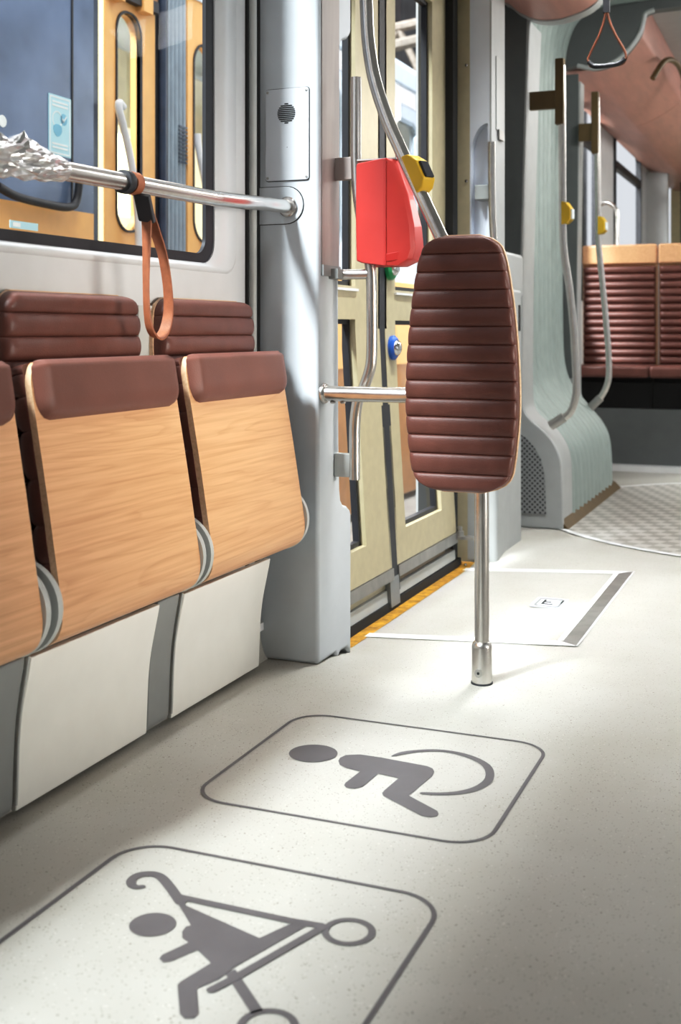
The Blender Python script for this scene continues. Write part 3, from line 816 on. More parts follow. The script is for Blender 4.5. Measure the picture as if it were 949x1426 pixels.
# ------------------------------------------------------------------ hatch in the door bay
ht = empty('floor_hatch', (-.9, 3.68, -.015), 'floor hatch with pale metal edging in front of the door', 'floor hatch')
def fquad(name, x0, x1, y0, y1, mat, parent, lift=.0018, nx_=6, ny_=10, skew=None):
    V = []; F = []
    for j in range(ny_+1):
        for i in range(nx_+1):
            u, v = i/nx_, j/ny_
            if skew:
                (ax_, ay_), (bx_, by_), (cx_, cy_), (dx_, dy_) = skew
                x = (ax_*(1-u)+bx_*u)*(1-v)+(dx_*(1-u)+cx_*u)*v; y = (ay_*(1-u)+by_*u)*(1-v)+(dy_*(1-u)+cy_*u)*v
            else: x, y = x0+(x1-x0)*u, y0+(y1-y0)*v
            V.append((x, y, fz(x, y)+lift))
    for j in range(ny_):
        for i in range(nx_): F.append((j*(nx_+1)+i, j*(nx_+1)+i+1, (j+1)*(nx_+1)+i+1, (j+1)*(nx_+1)+i))
    return mk(name, V, F, mat, parent, smooth=True)
fquad('hatch_plate', -1.20, -.655, 3.20, 4.175, M['floor'], ht, .0012)
fquad('edge_strip', 0, 0, 0, 0, M['strip'], ht, .0026, skew=((-1.215, 3.155), (-.600, 3.155), (-.660, 3.205), (-1.215, 3.20)))
fquad('edge_strip', 0, 0, 0, 0, M['strip'], ht, .0026, skew=((-1.215, 4.165), (-.660, 4.165), (-.600, 4.215), (-1.215, 4.215)))
fquad('edge_strip', 0, 0, 0, 0, M['steel_dull'], ht, .0026, skew=((-.648, 3.20), (-.604, 3.158), (-.604, 4.212), (-.648, 4.17)))
fquad('edge_line', -.664, -.648, 3.205, 4.165, M['strip'], ht, .0028)
fquad('edge_line', -.604, -.598, 3.155, 4.215, M['strip'], ht, .0030)
la = empty('hatch_latch', (0, 0, 0)); la.parent = ht; la.location = Vector((-.768, 3.665, fz(-.768, 3.665)))-wloc(ht)
lz = fz(-.768, 3.665)+.003
MB().prism(rrect(-.835, -.715, 3.60, 3.735, .012), 'z', lz-.002, lz).done('latch_plate', M['plate'], la)
MB().ring(rrect(-.825, -.745, 3.612, 3.722, .014), rrect(-.818, -.752, 3.620, 3.714, .010), 'z', lz, lz+.001).done('latch_outline', M['grey'], la)
MB().box(-.806, -.799, 3.64, 3.70, lz, lz+.001).box(-.806, -.770, 3.64, 3.648, lz, lz+.001).box(-.799, -.780, 3.668, 3.676, lz, lz+.001).done('latch_slot', M['dark'], la)
MB().box(-.752, -.745, 3.655, 3.70, lz, lz+.001).done('latch_key', M['grey'], la)

# ------------------------------------------------------------------ pictograms printed on the floor
ZP = .0012
def flat(name, poly, parent, z=ZP):
    V = [(x, y, z) for x, y in poly]
    me = bpy.data.meshes.new(name); off = wloc(parent)
    bm = bmesh.new(); vs = [bm.verts.new(Vector(v)-off) for v in V]
    f = bm.faces.new(vs)
    bmesh.ops.triangulate(bm, faces=[f], ngon_method='EAR_CLIP')
    bmesh.ops.recalc_face_normals(bm, faces=bm.faces)
    if sum(q.normal.z for q in bm.faces) < 0: bmesh.ops.reverse_faces(bm, faces=bm.faces)
    bm.to_mesh(me); bm.free(); me.materials.append(M['print'])
    o = bpy.data.objects.new(name, me); COL.objects.link(o); o.parent = parent
    return o
def flat_ring(name, outer, inner, parent, z=ZP):
    n = len(outer); V = [(x, y, z) for x, y in outer]+[(x, y, z) for x, y in inner]
    return mk(name, V, [(k, (k+1) % n, n+(k+1) % n, n+k) for k in range(n)], M['print'], parent)
def circ(cx, cy, r, n=40): return [(cx+r*math.cos(2*PI*k/n), cy+r*math.sin(2*PI*k/n)) for k in range(n)]
def stroke(name, pts, w, parent, z=ZP, closed=False, caps=True):
    pts = [Vector((p[0], p[1], 0)) for p in pts]; m = len(pts); Lp, Rp = [], []
    for i in range(m):
        t = (pts[min(i+1, m-1)]-pts[max(i-1, 0)]).normalized(); n_ = Vector((-t.y, t.x, 0))
        ww = w[i] if isinstance(w, list) else w
        Lp.append(pts[i]+n_*ww/2); Rp.append(pts[i]-n_*ww/2)
    V = [(p.x, p.y, z) for p in Lp]+[(p.x, p.y, z) for p in Rp]
    F = [(i, i+1, m+i+1, m+i) for i in range(m-1)]
    if caps:
        for e, s in ((0, -1), (m-1, 1)):
            t = (pts[min(e+1, m-1)]-pts[max(e-1, 0)]).normalized()*s; n_ = Vector((-t.y, t.x, 0)); ww = (w[e] if isinstance(w, list) else w)/2
            b = len(V); K = 8
            for k in range(K+1):
                a = -PI/2+PI*k/K; q = pts[e]+t*math.cos(a)*ww+n_*math.sin(a)*ww; V.append((q.x, q.y, z))
            F.append(tuple(range(b, b+K+1)))
    return mk(name, V, F, M['print'], parent)

wc = empty('wheelchair_pictogram', (-.787, 2.125, 0), 'dark grey wheelchair symbol in a rounded square printed on the floor', 'floor marking')
flat_ring('border_line', rrect(-1.067, -.505, 1.866, 2.386, .075, 10), rrect(-1.0595, -.5125, 1.8735, 2.3785, .0675, 10), wc)
WC_BODY = [(-0.878,2.139),(-0.881,2.156),(-0.876,2.174),(-0.851,2.188),(-0.807,2.188),(-0.707,2.179),(-0.693,2.171),(-0.685,2.156),(-0.682,2.133),(-0.693,2.028),(-0.624,1.982),(-0.618,1.97),(-0.618,1.96),(-0.628,1.951),(-0.643,1.951),(-0.736,2.009),(-0.742,2.02),(-0.743,2.034),(-0.738,2.099),(-0.782,2.106),(-0.786,2.036),(-0.796,2.02),(-0.813,2.019),(-0.821,2.028),(-0.823,2.041),(-0.818,2.103),(-0.85,2.11),(-0.867,2.12)]
WC_WHEEL = [(-0.79,2.205),(-0.779,2.233),(-0.749,2.258),(-0.716,2.274),(-0.673,2.276),(-0.632,2.262),(-0.595,2.232),(-0.575,2.19),(-0.569,2.144),(-0.582,2.099),(-0.607,2.07),(-0.641,2.051),(-0.673,2.043),(-0.676,2.052),(-0.645,2.063),(-0.616,2.082),(-0.595,2.111),(-0.586,2.151),(-0.593,2.19),(-0.612,2.226),(-0.644,2.25),(-0.68,2.263),(-0.712,2.262),(-0.745,2.245),(-0.77,2.221),(-0.785,2.203)]
flat('figure_body', WC_BODY, wc)
flat('wheel_arc', crom2(WC_WHEEL, 3, True), wc)
flat('figure_head', circ(-.9405, 2.1585, .049), wc)

sp = empty('stroller_pictogram', (-.78, 1.42, 0), 'dark grey pushchair symbol with a seated child printed on the floor', 'floor marking')
flat_ring('border_line', rrect(-1.058, -.510, 1.155, 1.680, .075, 10), rrect(-1.0505, -.5175, 1.1625, 1.6725, .0675, 10), sp)
ST_SEAT = [(-0.891,1.539),(-0.865,1.515),(-0.724,1.473),(-0.699,1.528),(-0.674,1.535),(-0.722,1.392),(-0.727,1.359),(-0.743,1.329),(-0.714,1.282),(-0.714,1.27),(-0.725,1.265),(-0.735,1.271),(-0.771,1.327),(-0.771,1.335),(-0.756,1.39),(-0.789,1.412),(-0.808,1.373),(-0.816,1.367),(-0.826,1.373),(-0.827,1.384),(-0.81,1.425),(-0.824,1.432),(-0.833,1.447),(-0.835,1.462),(-0.83,1.467),(-0.895,1.531)]
flat('figure_body', ST_SEAT, sp)
flat('figure_head', circ(-.8822, 1.4488, .0335), sp)
hk = crom([(-.957, 1.541), (-.964, 1.5365), (-.974, 1.5395), (-.983, 1.552), (-.983, 1.569), (-.973, 1.580), (-.957, 1.583), (-.939, 1.574), (-.909, 1.549), (-.878, 1.521)], 5)
stroke('push_handle', hk, [.011+.006*min(1, i/20) for i in range(len(hk))], sp, ZP+.0002)
stroke('upper_bar', [(-.888, 1.534), (-.706, 1.5325), (-.658, 1.536)], .015, sp, ZP+.0004)
stroke('lower_bar', [(-.654, 1.530), (-.710, 1.366), (-.724, 1.333)], .014, sp, ZP+.0006)
stroke('axle_bar', [(-.723, 1.382), (-.647, 1.311)], .016, sp, ZP+.0002, caps=False)
flat_ring('wheel', circ(-.615, 1.5365, .0385), circ(-.615, 1.5365, .0280), sp, ZP+.0002)
flat_ring('wheel', circ(-.6225, 1.289, .0385), circ(-.6225, 1.289, .0280), sp, ZP+.0002)

# ------------------------------------------------------------------ far door pillar
fp = empty('wall_far_pillar', (-1.2, 4.38, 0), 'pale pillar at the far side of the door', kind='structure')
# front face with an arched recess, built as a ring plus a pocket
oy = 4.30
rec = [(-1.222, 1.10), (-1.222, 1.50)]+[(-1.176-.046*math.cos(a), 1.52+.115*math.sin(a)) for a in [PI*k/12*.5 for k in range(13)]]+[(-1.160, 1.628), (-1.155, 1.58), (-1.155, 1.10)]
face = MB()
face.prism([(-1.225, 1.64), (-1.146, 1.64), (-1.146, 2.6), (-1.225, 2.6)], 'y', oy, oy+.16)
face.prism([(-1.155, 1.10), (-1.146, 1.10), (-1.146, 1.64), (-1.155, 1.64)], 'y', oy, oy+.16)
top = [(-1.225, 1.64), (-1.225, 1.52)]+[(-1.219+.064*(1-math.cos(a)), 1.52+.115*math.sin(a)) for a in [PI/2*k/10 for k in range(11)]]+[(-1.155, 1.64)]
face.prism(top, 'y', oy, oy+.16)
face.prism([(-1.225, 1.10), (-1.219, 1.10), (-1.219, 1.52), (-1.225, 1.52)], 'y', oy, oy+.16)
face.box(-1.225, -1.15, oy+.045, oy+.16, 1.09, 1.66)
mk('pillar_body', face.V, face.F, M['pale'], fp)
MB().box(-1.1465, -1.140, oy-.001, 4.50, 1.14, 2.6).done('side_plate', M['portal'], fp)
MB().box(-1.36, -1.2245, oy+.001, oy+.03, -.04, 2.6).done('rivet_plate', M['gold'], fp)
for rz in (1.86, 1.42, 1.16): MB().lathe([(.007, 0), (.006, -.004), (.002, -.006)], (-1.238, oy+.001, rz), 'y', 12).done('rivet', M['chrome'], fp, smooth=True)
mb = MB().box(-1.25, -1.118, oy, 4.70, -.035, 1.02); mk('pillar_base', mb.V, mb.F, M['portal'], fp, bevel=.02)
MB().box(-1.1395, -1.136, 4.36, 4.46, 1.62, 1.90).done('access_door', M['lightgrey'], fp, bevel=.003)
MB().box(-1.1365, -1.131, 4.385, 4.455, 1.585, 1.625).done('access_latch', M['steel_dull'], fp, bevel=.003)
mb = MB().box(-1.25, -1.125, 4.44, 4.76, .98, 1.165); mk('side_box', mb.V, mb.F, M['portal'], fp, bevel=.02)
tag(MB().box(-1.45, -1.335, 4.33, 6.47, -.02, 2.62).done('wall_joint_side', M['portal']), 'grey side wall between the door and the joint', kind='structure')
MB().box(-1.1185, -1.116, 4.635, 4.665, .85, .955).done('latch_slot', M['dark'], fp)
fh = empty('pillar_grab_handle', (-1.137, 4.29, 1.3), 'upright steel grab handle in the recess of the far door pillar', 'grab handle')
MB().tube(crom([(-1.136, 4.285, 1.560), (-1.136, 4.285, 1.45), (-1.134, 4.285, 1.32), (-1.128, 4.283, 1.20), (-1.115, 4.28, 1.10), (-1.10, 4.28, 1.02)], 6), .0145, 16).done('tube', M['steel'], fh, smooth=True)
MB().box(-1.20, -1.14, 4.278, 4.345, 1.345, 1.400).done('bracket', M['grey'], fh, bevel=.003)

# ------------------------------------------------------------------ tram joint: two portals and ribbed bellows between
jt = empty('joint_cover', (-1.05, 5.7, 0), 'grey ribbed bellows lining of the tram joint with pale end frames', 'tram joint')
inner = crom2([(-1.009, 0), (-1.012, .20), (-1.017, .28), (-1.032, .335), (-1.060, .385), (-1.098, .424), (-1.145, .462), (-1.176, .500), (-1.187, .55), (-1.189, .65), (-1.186, 1.05), (-1.172, 1.6), (-1.158, 2.02), (-1.150, 2.2)], 5)
outl = inner+[(-1.40, 2.2), (-1.40, 0)]
n = len(inner)
mb = MB().prism(outl, 'y', 4.99, 5.02)
mk('near_frame_edge', mb.V, mb.F, M['portal'], jt, bevel=.008)
inner2 = [(x-.012, z) for x, z in inner]
mb = MB().prism(inner2+[(-1.40, 2.2), (-1.40, 0)], 'y', 5.018, 5.26)
mk('near_frame', mb.V, mb.F, M['portal'], jt, smooth=True, autosmooth=50)
# dark flat cheek of the near portal
MB().prism([(-1.40, .48), (-1.198, .54), (-1.200, .65), (-1.197, 1.05), (-1.183, 1.6), (-1.17, 2.02), (-1.165, 2.2), (-1.165, 2.55), (-1.40, 2.55)], 'y', 4.984, 4.989).done('near_cheek', M['portal_dark'], jt)
MB().prism([(-1.245, .062), (-1.082, .062), (-1.082, .08), (-1.089, .235), (-1.105, .30), (-1.135, .352), (-1.175, .392), (-1.21, .412), (-1.245, .415)], 'y', 4.984, 4.989).done('grille', M['perf'], jt)
far = [(x-.018, z) for x, z in crom2([(-1.034, .03), (-1.037, .22), (-1.045, .29), (-1.062, .335), (-1.088, .375), (-1.125, .415), (-1.165, .46), (-1.186, .50), (-1.189, .55), (-1.189, .65), (-1.188, 1.05), (-1.182, 1.6), (-1.175, 2.02), (-1.172, 2.2)], 5)]
rib = crom([(-1.035, 0, .0), (-1.040, 0, .18), (-1.052, 0, .28), (-1.080, 0, .345), (-1.125, 0, .405), (-1.178, 0, .465), (-1.235, 0, .54), (-1.275, 0, .64), (-1.292, 0, .8), (-1.295, 0, 1.2), (-1.295, 0, 1.8), (-1.294, 0, 2.05), (-1.288, 0, 2.24), (-1.265, 0, 2.40), (-1.21, 0, 2.52), (-1.10, 0, 2.585), (-.9, 0, 2.605), (-.4, 0, 2.61), (.4, 0, 2.61)], 5)
V = []; F = []; ny = 154; m = len(rib)
for j in range(ny+1):
    y = 5.24+(6.36-5.24)*j/ny
    ph = (y-5.24)/.100
    d = .020*abs(math.sin(PI*ph))**.5
    for i in range(m):
        t = (rib[min(i+1, m-1)]-rib[max(i-1, 0)]).normalized(); nrm = Vector((t.z, 0, -t.x))
        q = rib[i]+nrm*d; V.append((q.x, y, q.z))
for j in range(ny):
    for i in range(m-1): F.append((j*m+i, j*m+i+1, (j+1)*m+i+1, (j+1)*m+i))
mk('ribbed_bellows', V, F, M['ribs'], jt, smooth=True, autosmooth=70)
mb = MB().prism(far+[(-1.42, 2.2), (-1.42, .03)], 'y', 6.35, 6.46)
mk('far_frame', mb.V, mb.F, M['portal'], jt, smooth=True, autosmooth=50)
MB().prism([(-1.42, .55), (-1.213, .60), (-1.211, 1.05), (-1.204, 1.6), (-1.20, 2.24), (-1.42, 2.24)], 'y', 6.344, 6.349).done('far_cheek', M['portal_dark'], jt)
# brush strip along the bellows foot, dark to carry the brown shadow there
MB().prism([(-1.035, .0), (-.985, .0), (-1.02, .035), (-1.035, .04)], 'y', 5.0, 6.44).done('foot_brush', M['bronze'], jt)

# dark portal head above the far opening, with its pale curved rim
hd = empty('wall_joint_head', (-1.0, 6.38, 2.4), 'dark grey arched head panel of the tram joint', kind='structure')
lip = crom2([(-1.205, 2.285), (-1.118, 2.262), (-1.03, 2.278), (-.965, 2.318), (-.91, 2.375), (-.872, 2.435), (-.855, 2.50), (-.845, 2.53), (-.80, 2.545)], 5)
mb = MB().prism(lip+[(.6, 2.575), (.6, 2.70), (-1.42, 2.70), (-1.42, 2.26)], 'y', 6.34, 6.42)
mb.done('head_panel', M['portal_dark'], hd)
MB().tube([(x, 6.345, z) for x, z in lip], .013, 10).done('rim', M['portal'], hd, smooth=True)
tag(MB().box(-1.4, 1.35, 5.0, 6.46, 2.63, 2.68).done('ceiling_joint', M['ribs']), 'grey green ceiling over the tram joint', kind='structure')

# curved poles either side of the joint
def joint_pole(pts, y, brk, btn, label_p, label_b, foot):
    r = empty('joint_grab_pole', (pts[-1][0], y, pts[-1][1]), label_p, 'pole', 'bent grab poles at the tram joint')
    MB().tube(crom([(x, y, z) for x, z in pts], 7), .0165, 16).done('tube', M['steel'], r, smooth=True)
    bx0, bx1, bz0, bz1, tz0, tz1, px = brk
    MB().box(bx0, bx1, y-.012, y+.012, bz0, bz1).box(px-.022, px+.016, y-.022, y+.022, tz0, tz1).done('bracket', M['bronze'], r, bevel=.004)
    a, b = Vector((foot[0][0], y, foot[0][1])), Vector((foot[1][0], y, foot[1][1]))
    MB().tube([a, b], .0215, 16).done('foot_clamp', M['steel_dull'], r, smooth=True)
    stop_button('stop_button', btn, (0, 0, -1), (1, -.25, 0), (-.2, -1, 0), (M['yellow'], M['poster3']), label_b)
joint_pole([(-1.028, 2.0), (-1.028, 1.75), (-1.026, 1.42), (-1.024, 1.28), (-1.018, 1.18), (-.995, 1.03), (-.979, .88), (-.972, .76), (-.966, .62), (-.972, .555), (-.992, .50), (-1.030, .467), (-1.075, .44)], 5.06,
           (-1.17, -1.02, 1.815, 1.895, 1.745, 2.03, -1.033), (-1.012, 5.055, 1.36),
           'bent steel grab pole with bronze bracket at the near end of the joint', 'yellow stop button on the near joint pole', ((-1.078, .438), (-1.018, .478)))
joint_pole([(-1.100, 2.10), (-1.097, 1.9), (-1.092, 1.5), (-1.089, 1.33), (-1.082, 1.24), (-1.058, 1.0), (-1.038, .76), (-1.034, .62), (-1.048, .55), (-1.085, .485), (-1.135, .435)], 6.325,
           (-1.195, -1.095, 1.87, 1.965, 1.80, 2.13, -1.103), (-1.076, 6.32, 1.415),
           'bent steel grab pole with bronze bracket at the far end of the joint', 'yellow stop button on the far joint pole', ((-1.14, .43), (-1.078, .493)))

# ------------------------------------------------------------------ overhead: near side duct, strap
duct = crom2([(-1.36, 2.26), (-1.25, 2.264), (-1.186, 2.215), (-1.108, 2.176), (-1.03, 2.168), (-.96, 2.178), (-.885, 2.205), (-.84, 2.245), (-.82, 2.30), (-.815, 2.42)], 5)
tag(MB().prism(duct+[(-.815, 2.55), (-1.36, 2.55)], 'y', 4.30, 4.93).done('ceiling_duct_near', M['redwood'], smooth=True), 'reddish curved ceiling duct panel above the far door pillar', kind='structure')
rim = MB().ring([(x, z-.006) for x, z in duct[5:]]+[(-.80, 2.56), (-1.30, 2.56)], [(x, z+.03) for x, z in duct[5:]]+[(-.86, 2.54), (-1.28, 2.54)], 'y', 4.925, 5.0)
tag(rim.done('trim_7', M['portal'], smooth=True), 'pale curved end rim of the near ceiling duct', kind='structure')
tag(MB().box(-1.36, 1.35, -1.5, 5.0, 2.55, 2.62).done('ceiling', M['ceiling']), 'grey ceiling of the near tram section', kind='structure')
tag(MB().prism([(-1.36, 2.37), (-1.22, 2.38), (-.95, 2.47), (-.90, 2.55), (-1.36, 2.55)], 'y', -1.5, 4.30).done('ceiling_duct', M['redwood']), 'reddish ceiling duct along the window side', kind='structure')

hs = empty('overhead_strap', (-.662, 4.0, 1.74), 'dark hand strap with black grip hanging from the ceiling', 'strap handle')
MB().box(-.673, -.651, 3.995, 4.005, 1.925, 2.55).done('webbing', M['rubber'], hs)
def sp3(pts): return [(x, 4.0, z) for x, z in pts]
MB().tube(crom(sp3([(-.664, 1.93), (-.674, 1.885), (-.692, 1.84), (-.713, 1.80), (-.724, 1.775), (-.723, 1.765)]), 5), .0042, 8).done('cord', M['tan_dark'], hs, smooth=True)
MB().tube(crom(sp3([(-.660, 1.93), (-.648, 1.885), (-.628, 1.84), (-.606, 1.80), (-.597, 1.775), (-.599, 1.762), (-.612, 1.747), (-.662, 1.742), (-.712, 1.747), (-.723, 1.762)]), 5), .0042, 8).done('cord', M['tan_dark'], hs, smooth=True)
MB().tube(crom(sp3([(-.722, 1.764), (-.708, 1.750), (-.69, 1.746), (-.64, 1.747), (-.615, 1.752), (-.601, 1.765)]), 5), .0085, 12).done('grip', M['rubber'], hs, smooth=True)

# ------------------------------------------------------------------ far section
fw = MB()
XF = -1.45
fw.box(XF-.03, XF, 6.46, 12.5, 0, 1.05).box(XF-.03, XF, 6.46, 12.5, 2.42, 2.7)
fw.box(XF-.03, XF, 6.46, 6.52, 1.05, 2.42).box(XF-.03, XF, 7.42, 7.72, 1.05, 2.42).box(XF-.03, XF, 8.36, 9.08, 1.05, 2.42).box(XF-.03, XF, 10.52, 12.5, 1.05, 2.42)
tag(fw.done('wall_far_left', M['wall']), 'pale side wall of the far tram section', kind='structure')
for nm_, (ya, yb), lb in (('window_4', (6.52, 7.42), 'far window just beyond the joint, beside the brown seats'), ('window_2', (7.72, 8.36), 'narrow far window beside the joint'), ('window_3', (9.08, 10.52), 'far window with a dark sliding bar above the brown seats')):
    w = empty(nm_, (XF, (ya+yb)/2, 1.7), lb, kind='structure')
    MB().ring(rrect(ya, yb, 1.05, 2.42, .03), rrect(ya+.05, yb-.05, 1.12, 2.36, .05), 'x', XF-.03, XF+.015).done('window_frame', M['rubber'], w)
    MB().box(XF-.02, XF+.02, ya+.05, yb-.05, 2.10, 2.16).done('window_bar', M['rubber'], w)
    mk('window_glass', [(XF-.01, ya+.03, 1.09), (XF-.01, yb-.03, 1.09), (XF-.01, yb-.03, 2.39), (XF-.01, ya+.03, 2.39)], [(0, 1, 2, 3)], M['glass_far'], w)
# far sloped duct
dl = crom2([(-1.45, 2.33), (-1.33, 2.285), (-1.20, 2.272), (-1.15, 2.275), (-1.05, 2.31), (-.95, 2.365), (-.89, 2.41), (-.868, 2.45), (-.862, 2.56)], 5)
tag(MB().prism(dl+[(-.86, 2.70), (-1.45, 2.70)], 'y', 6.42, 8.30).done('ceiling_duct_far', M['redwood'], smooth=True), 'reddish curved ceiling duct over the far seats', kind='structure')
tag(MB().prism([(x, z+.001) for x, z in dl]+[(-.86, 2.70), (-1.45, 2.70)], 'y', 8.31, 12.4).done('ceiling_duct_far', M['redwood'], smooth=True), 'reddish ceiling duct panel farther down the tram', kind='structure')
tag(MB().box(-1.48, 1.35, 6.46, 12.5, 2.62, 2.70).done('ceiling_far', M['portal']), 'grey ceiling of the far tram section', kind='structure')
MBl = MB().box(-.62, -.54, 6.6, 12.0, 2.60, 2.622)
cl = empty('ceiling_light_strip', (-.58, 9, 2.61), 'long narrow light strip on the far ceiling', 'ceiling light')
MBl.done('diffuser', M['strip'], cl)
MB().box(-.63, -.62, 6.6, 12.0, 2.598, 2.62).done('housing_edge', M['rubber'], cl)
hp = empty('ceiling_pole', (-.80, 7.2, 2.4), 'bowed steel pole under the far ceiling', 'pole')
MB().tube(crom([(-.88, 6.9, 2.30), (-.82, 7.0, 2.42), (-.78, 7.3, 2.45), (-.77, 7.7, 2.38), (-.76, 8.2, 2.27), (-.75, 8.8, 2.15)], 6), .016, 12).done('tube', M['bronze'], hp, smooth=True)
# partition farther on
tag(MB().box(-1.45, -1.26, 10.90, 11.0, 0, 2.29).done('wall_far_partition', M['portal']), 'grey partition wall beyond the brown seats', kind='structure')
tag(MB().box(-1.4, 1.4, 12.4, 12.5, 0, 2.7).done('wall_end', M['creamdim']), 'pale end wall far down the tram', kind='structure')
tag(MB().box(-1.22, -1.12, 11.6, 11.7, 0, 2.3).done('wall_far_panel', M['rubber']), 'black panel far down the tram', kind='structure')

# bogie podium with the far double seat
tag(MB().box(-1.45, -.20, 7.30, 8.6, 0, .375).done('floor_podium', M['portal_dark']), 'dark grey raised podium under the far seats', kind='structure')
tag(MB().box(-1.3, -.2, 7.21, 7.30, 0, .035).done('trim_8', M['strip']), 'bright metal step edge at the foot of the podium', kind='structure')
def far_seat(x0, x1, label):
    xc, hw_ = (x0+x1)/2, (x1-x0)/2-.001
    r = empty('bench_seat', (xc, 7.4, .375), label, 'seat', 'brown ribbed seats beyond the joint')
    MB().box(xc-hw_, xc+hw_, 7.34, 7.64, .375, .535).done('seat_base', M['dark'], r)
    mb = MB().box(xc-hw_, xc+hw_, 7.14, 7.60, .570, .64); mk('seat_cushion', mb.V, mb.F, M['leather'], r, bevel=.02)
    mb = MB().box(xc-hw_, xc+hw_, 7.36, 7.60, .53, .572); mk('seat_pan', mb.V, mb.F, M['dark'], r)
    mb = MB().box(xc-hw_, xc+hw_, 7.605, 7.63, .56, 1.385); mk('back_shell', mb.V, mb.F, M['beech'], r, bevel=.012)
    cushion('backrest', lambda v: (xc, 7.604, 1.262-.62*v), lambda v: (0, -1, .0), lambda v: hw_-.010, .05, [k/13 for k in range(1, 13)], M['leather'], r, groove=.55, yax=(1, 0, 0), smooth_ends=.02)
    mb = MB().box(xc-hw_+.002, xc+hw_-.002, 7.572, 7.61, 1.275, 1.40); mk('wood_headrest', mb.V, mb.F, M['beech'], r, bevel=.014)
far_seat(-1.412, -.936, 'brown ribbed seat with wooden head panel beyond the joint, nearest the window')
far_seat(-.934, -.46, 'brown ribbed seat with wooden head panel beyond the joint, next to the aisle')
gh = empty('seat_grab_handle', (-1.2, 7.65, 1.4), 'curved grab handle on the wall above the far seats', 'grab handle')
MB().tube(crom([(-1.33, 7.70, 1.66), (-1.279, 7.70, 1.685), (-1.225, 7.69, 1.655), (-1.203, 7.68, 1.59), (-1.20, 7.645, 1.37)], 6), .014, 12).done('tube', M['steel'], gh, smooth=True)

# ------------------------------------------------------------------ unseen right-hand side of the tram (lets daylight in; low opening added for the side light)
rw = MB()
rw.box(1.30, 1.40, -1.5, .9, 0, 2.7).box(1.30, 1.40, .9, 3.0, 0, .25).box(1.30, 1.40, 3.0, 12.5, 0, 1.0).box(1.30, 1.40, .9, 12.5, 2.0, 2.7)
for a, b in ((3.0, 6.7), (8.2, 8.6), (10.2, 12.5)): rw.box(1.30, 1.40, a, b, 1.0, 2.0)
tag(rw.done('wall_right', M['wall']), 'right side wall of the tram with windows', kind='structure')
tag(MB().box(.32, 1.30, -1.2, 1.55, 0, 1.15).done('shade_block', M['portal']), 'unseen grey block added to shade the floor beside the viewer', kind='structure')  # out-of-view block added only to keep light off the floor
tag(MB().box(-1.45, 1.4, -1.6, -1.5, 0, 2.62).done('wall_rear', M['wall']), 'wall behind the viewer', kind='structure')

# ------------------------------------------------------------------ outside: the next tram in the hall
XN = -2.7
nt_ = empty('parked_tram', (XN, 6, 0), 'ochre and navy tram parked alongside, seen through the window and door', 'tram')
def nb(name, y0, y1, z0, z1, mat, d0=-.05, d1=0.0, **kw): return MB().box(XN+d0, XN+d1, y0, y1, z0, z1).done(name, mat, nt_, **kw)
nb('skirt', .5, 14, -.3, .62, M['orange_dark'], -.10, -.01)
nb('lower_band', .5, 3.985, .62, 1.321, M['orange'])
nb('navy_panel', .5, 3.832, 1.321, 3.0, M['navy'])
nb('navy_panel', 3.838, 3.984, 1.321, 3.0, M['navy'])
nb('dark_seam', 3.83, 3.84, 1.321, 3.0, M['rubber'], -.05, .004)
nb('door_post', 3.984, 4.05, .62, 3.0, M['navy2'], -.08, -.01)
nb('lit_gap', 4.03, 4.062, .9, 3.0, M['creamlit'], -.06, -.005)
def n_door(y0, y1, gy0, gy1, gz0, gz1):
    d = empty('door_leaf', (0, 0, 0)); d.parent = nt_; d.location = Vector((XN, (y0+y1)/2, .6))-wloc(nt_)
    o_ = rrect(y0, y1, .62, 2.40, .004, 8); i_ = rrect(gy0, gy1, gz0, gz1, (gy1-gy0)/2*.95, 8)
    MB().ring(o_, i_, 'x', XN-.05, XN).done('leaf_panel', M['orange'], d)
    MB().ring(rrect(gy0-.008, gy1+.008, gz0-.008, gz1+.008, (gy1-gy0)/2*.95, 8), i_, 'x', XN-.02, XN+.006).done('leaf_gasket', M['rubber'], d)
    n = len(i_)
    mk('leaf_glass', [(XN-.03, a, b) for a, b in i_], [tuple(range(n))], M['glass'], d)
    return d
n_door(4.062, 4.455, 4.150, 4.335, 1.275, 2.19)
n_door(4.742, 5.22, 4.80, 5.02, 1.275, 2.20)
nb('door_header', 4.062, 4.455, 2.24, 2.36, M['orange_dark'], -.03, .012)
for q in (4.08, 4.30): nb('hinge_block', q, q+.075, 2.215, 2.30, M['orange'], 0, .04)
nb('hinge_arm', 4.16, 4.44, 2.235, 2.285, M['rubber'], 0, .03)
nb('interior_wall', 4.20, 4.75, .7, 2.9, M['navy2'], -1.3, -1.25)
nb('interior_window', 4.50, 4.80, 1.1, 2.6, M['creamlit'], -1.24, -1.235)
nb('interior_panel', 4.36, 4.44, .9, 2.35, M['creamdim'], -.32, -.30)
nb('interior_wall', 4.80, 14, .7, 2.9, M['creamdim'], -1.3, -1.25)
nb('interior_window', 5.2, 6.2, 1.55, 2.05, M['daylit'], -1.24, -1.235)
nb('black_post', 4.455, 4.565, .62, 3.0, M['rubber'])
MB().tube([(XN+.012, 4.50, .62), (XN+.012, 4.50, 3.0)], .018, 10).done('pipe', M['navy2'], nt_, smooth=True)
mb = MB()
for k in range(5): mb.tube([(XN-.02, 4.575+.036*k, .5), (XN-.02, 4.575+.036*k, 3.0)], .021, 10)
mb.done('articulation_bellows', M['bellows_ext'], nt_, smooth=True)
for k in range(10): nb('louvre', 4.66, 4.735, 1.62+.018*k, 1.627+.018*k, M['navy2'], 0, .004)
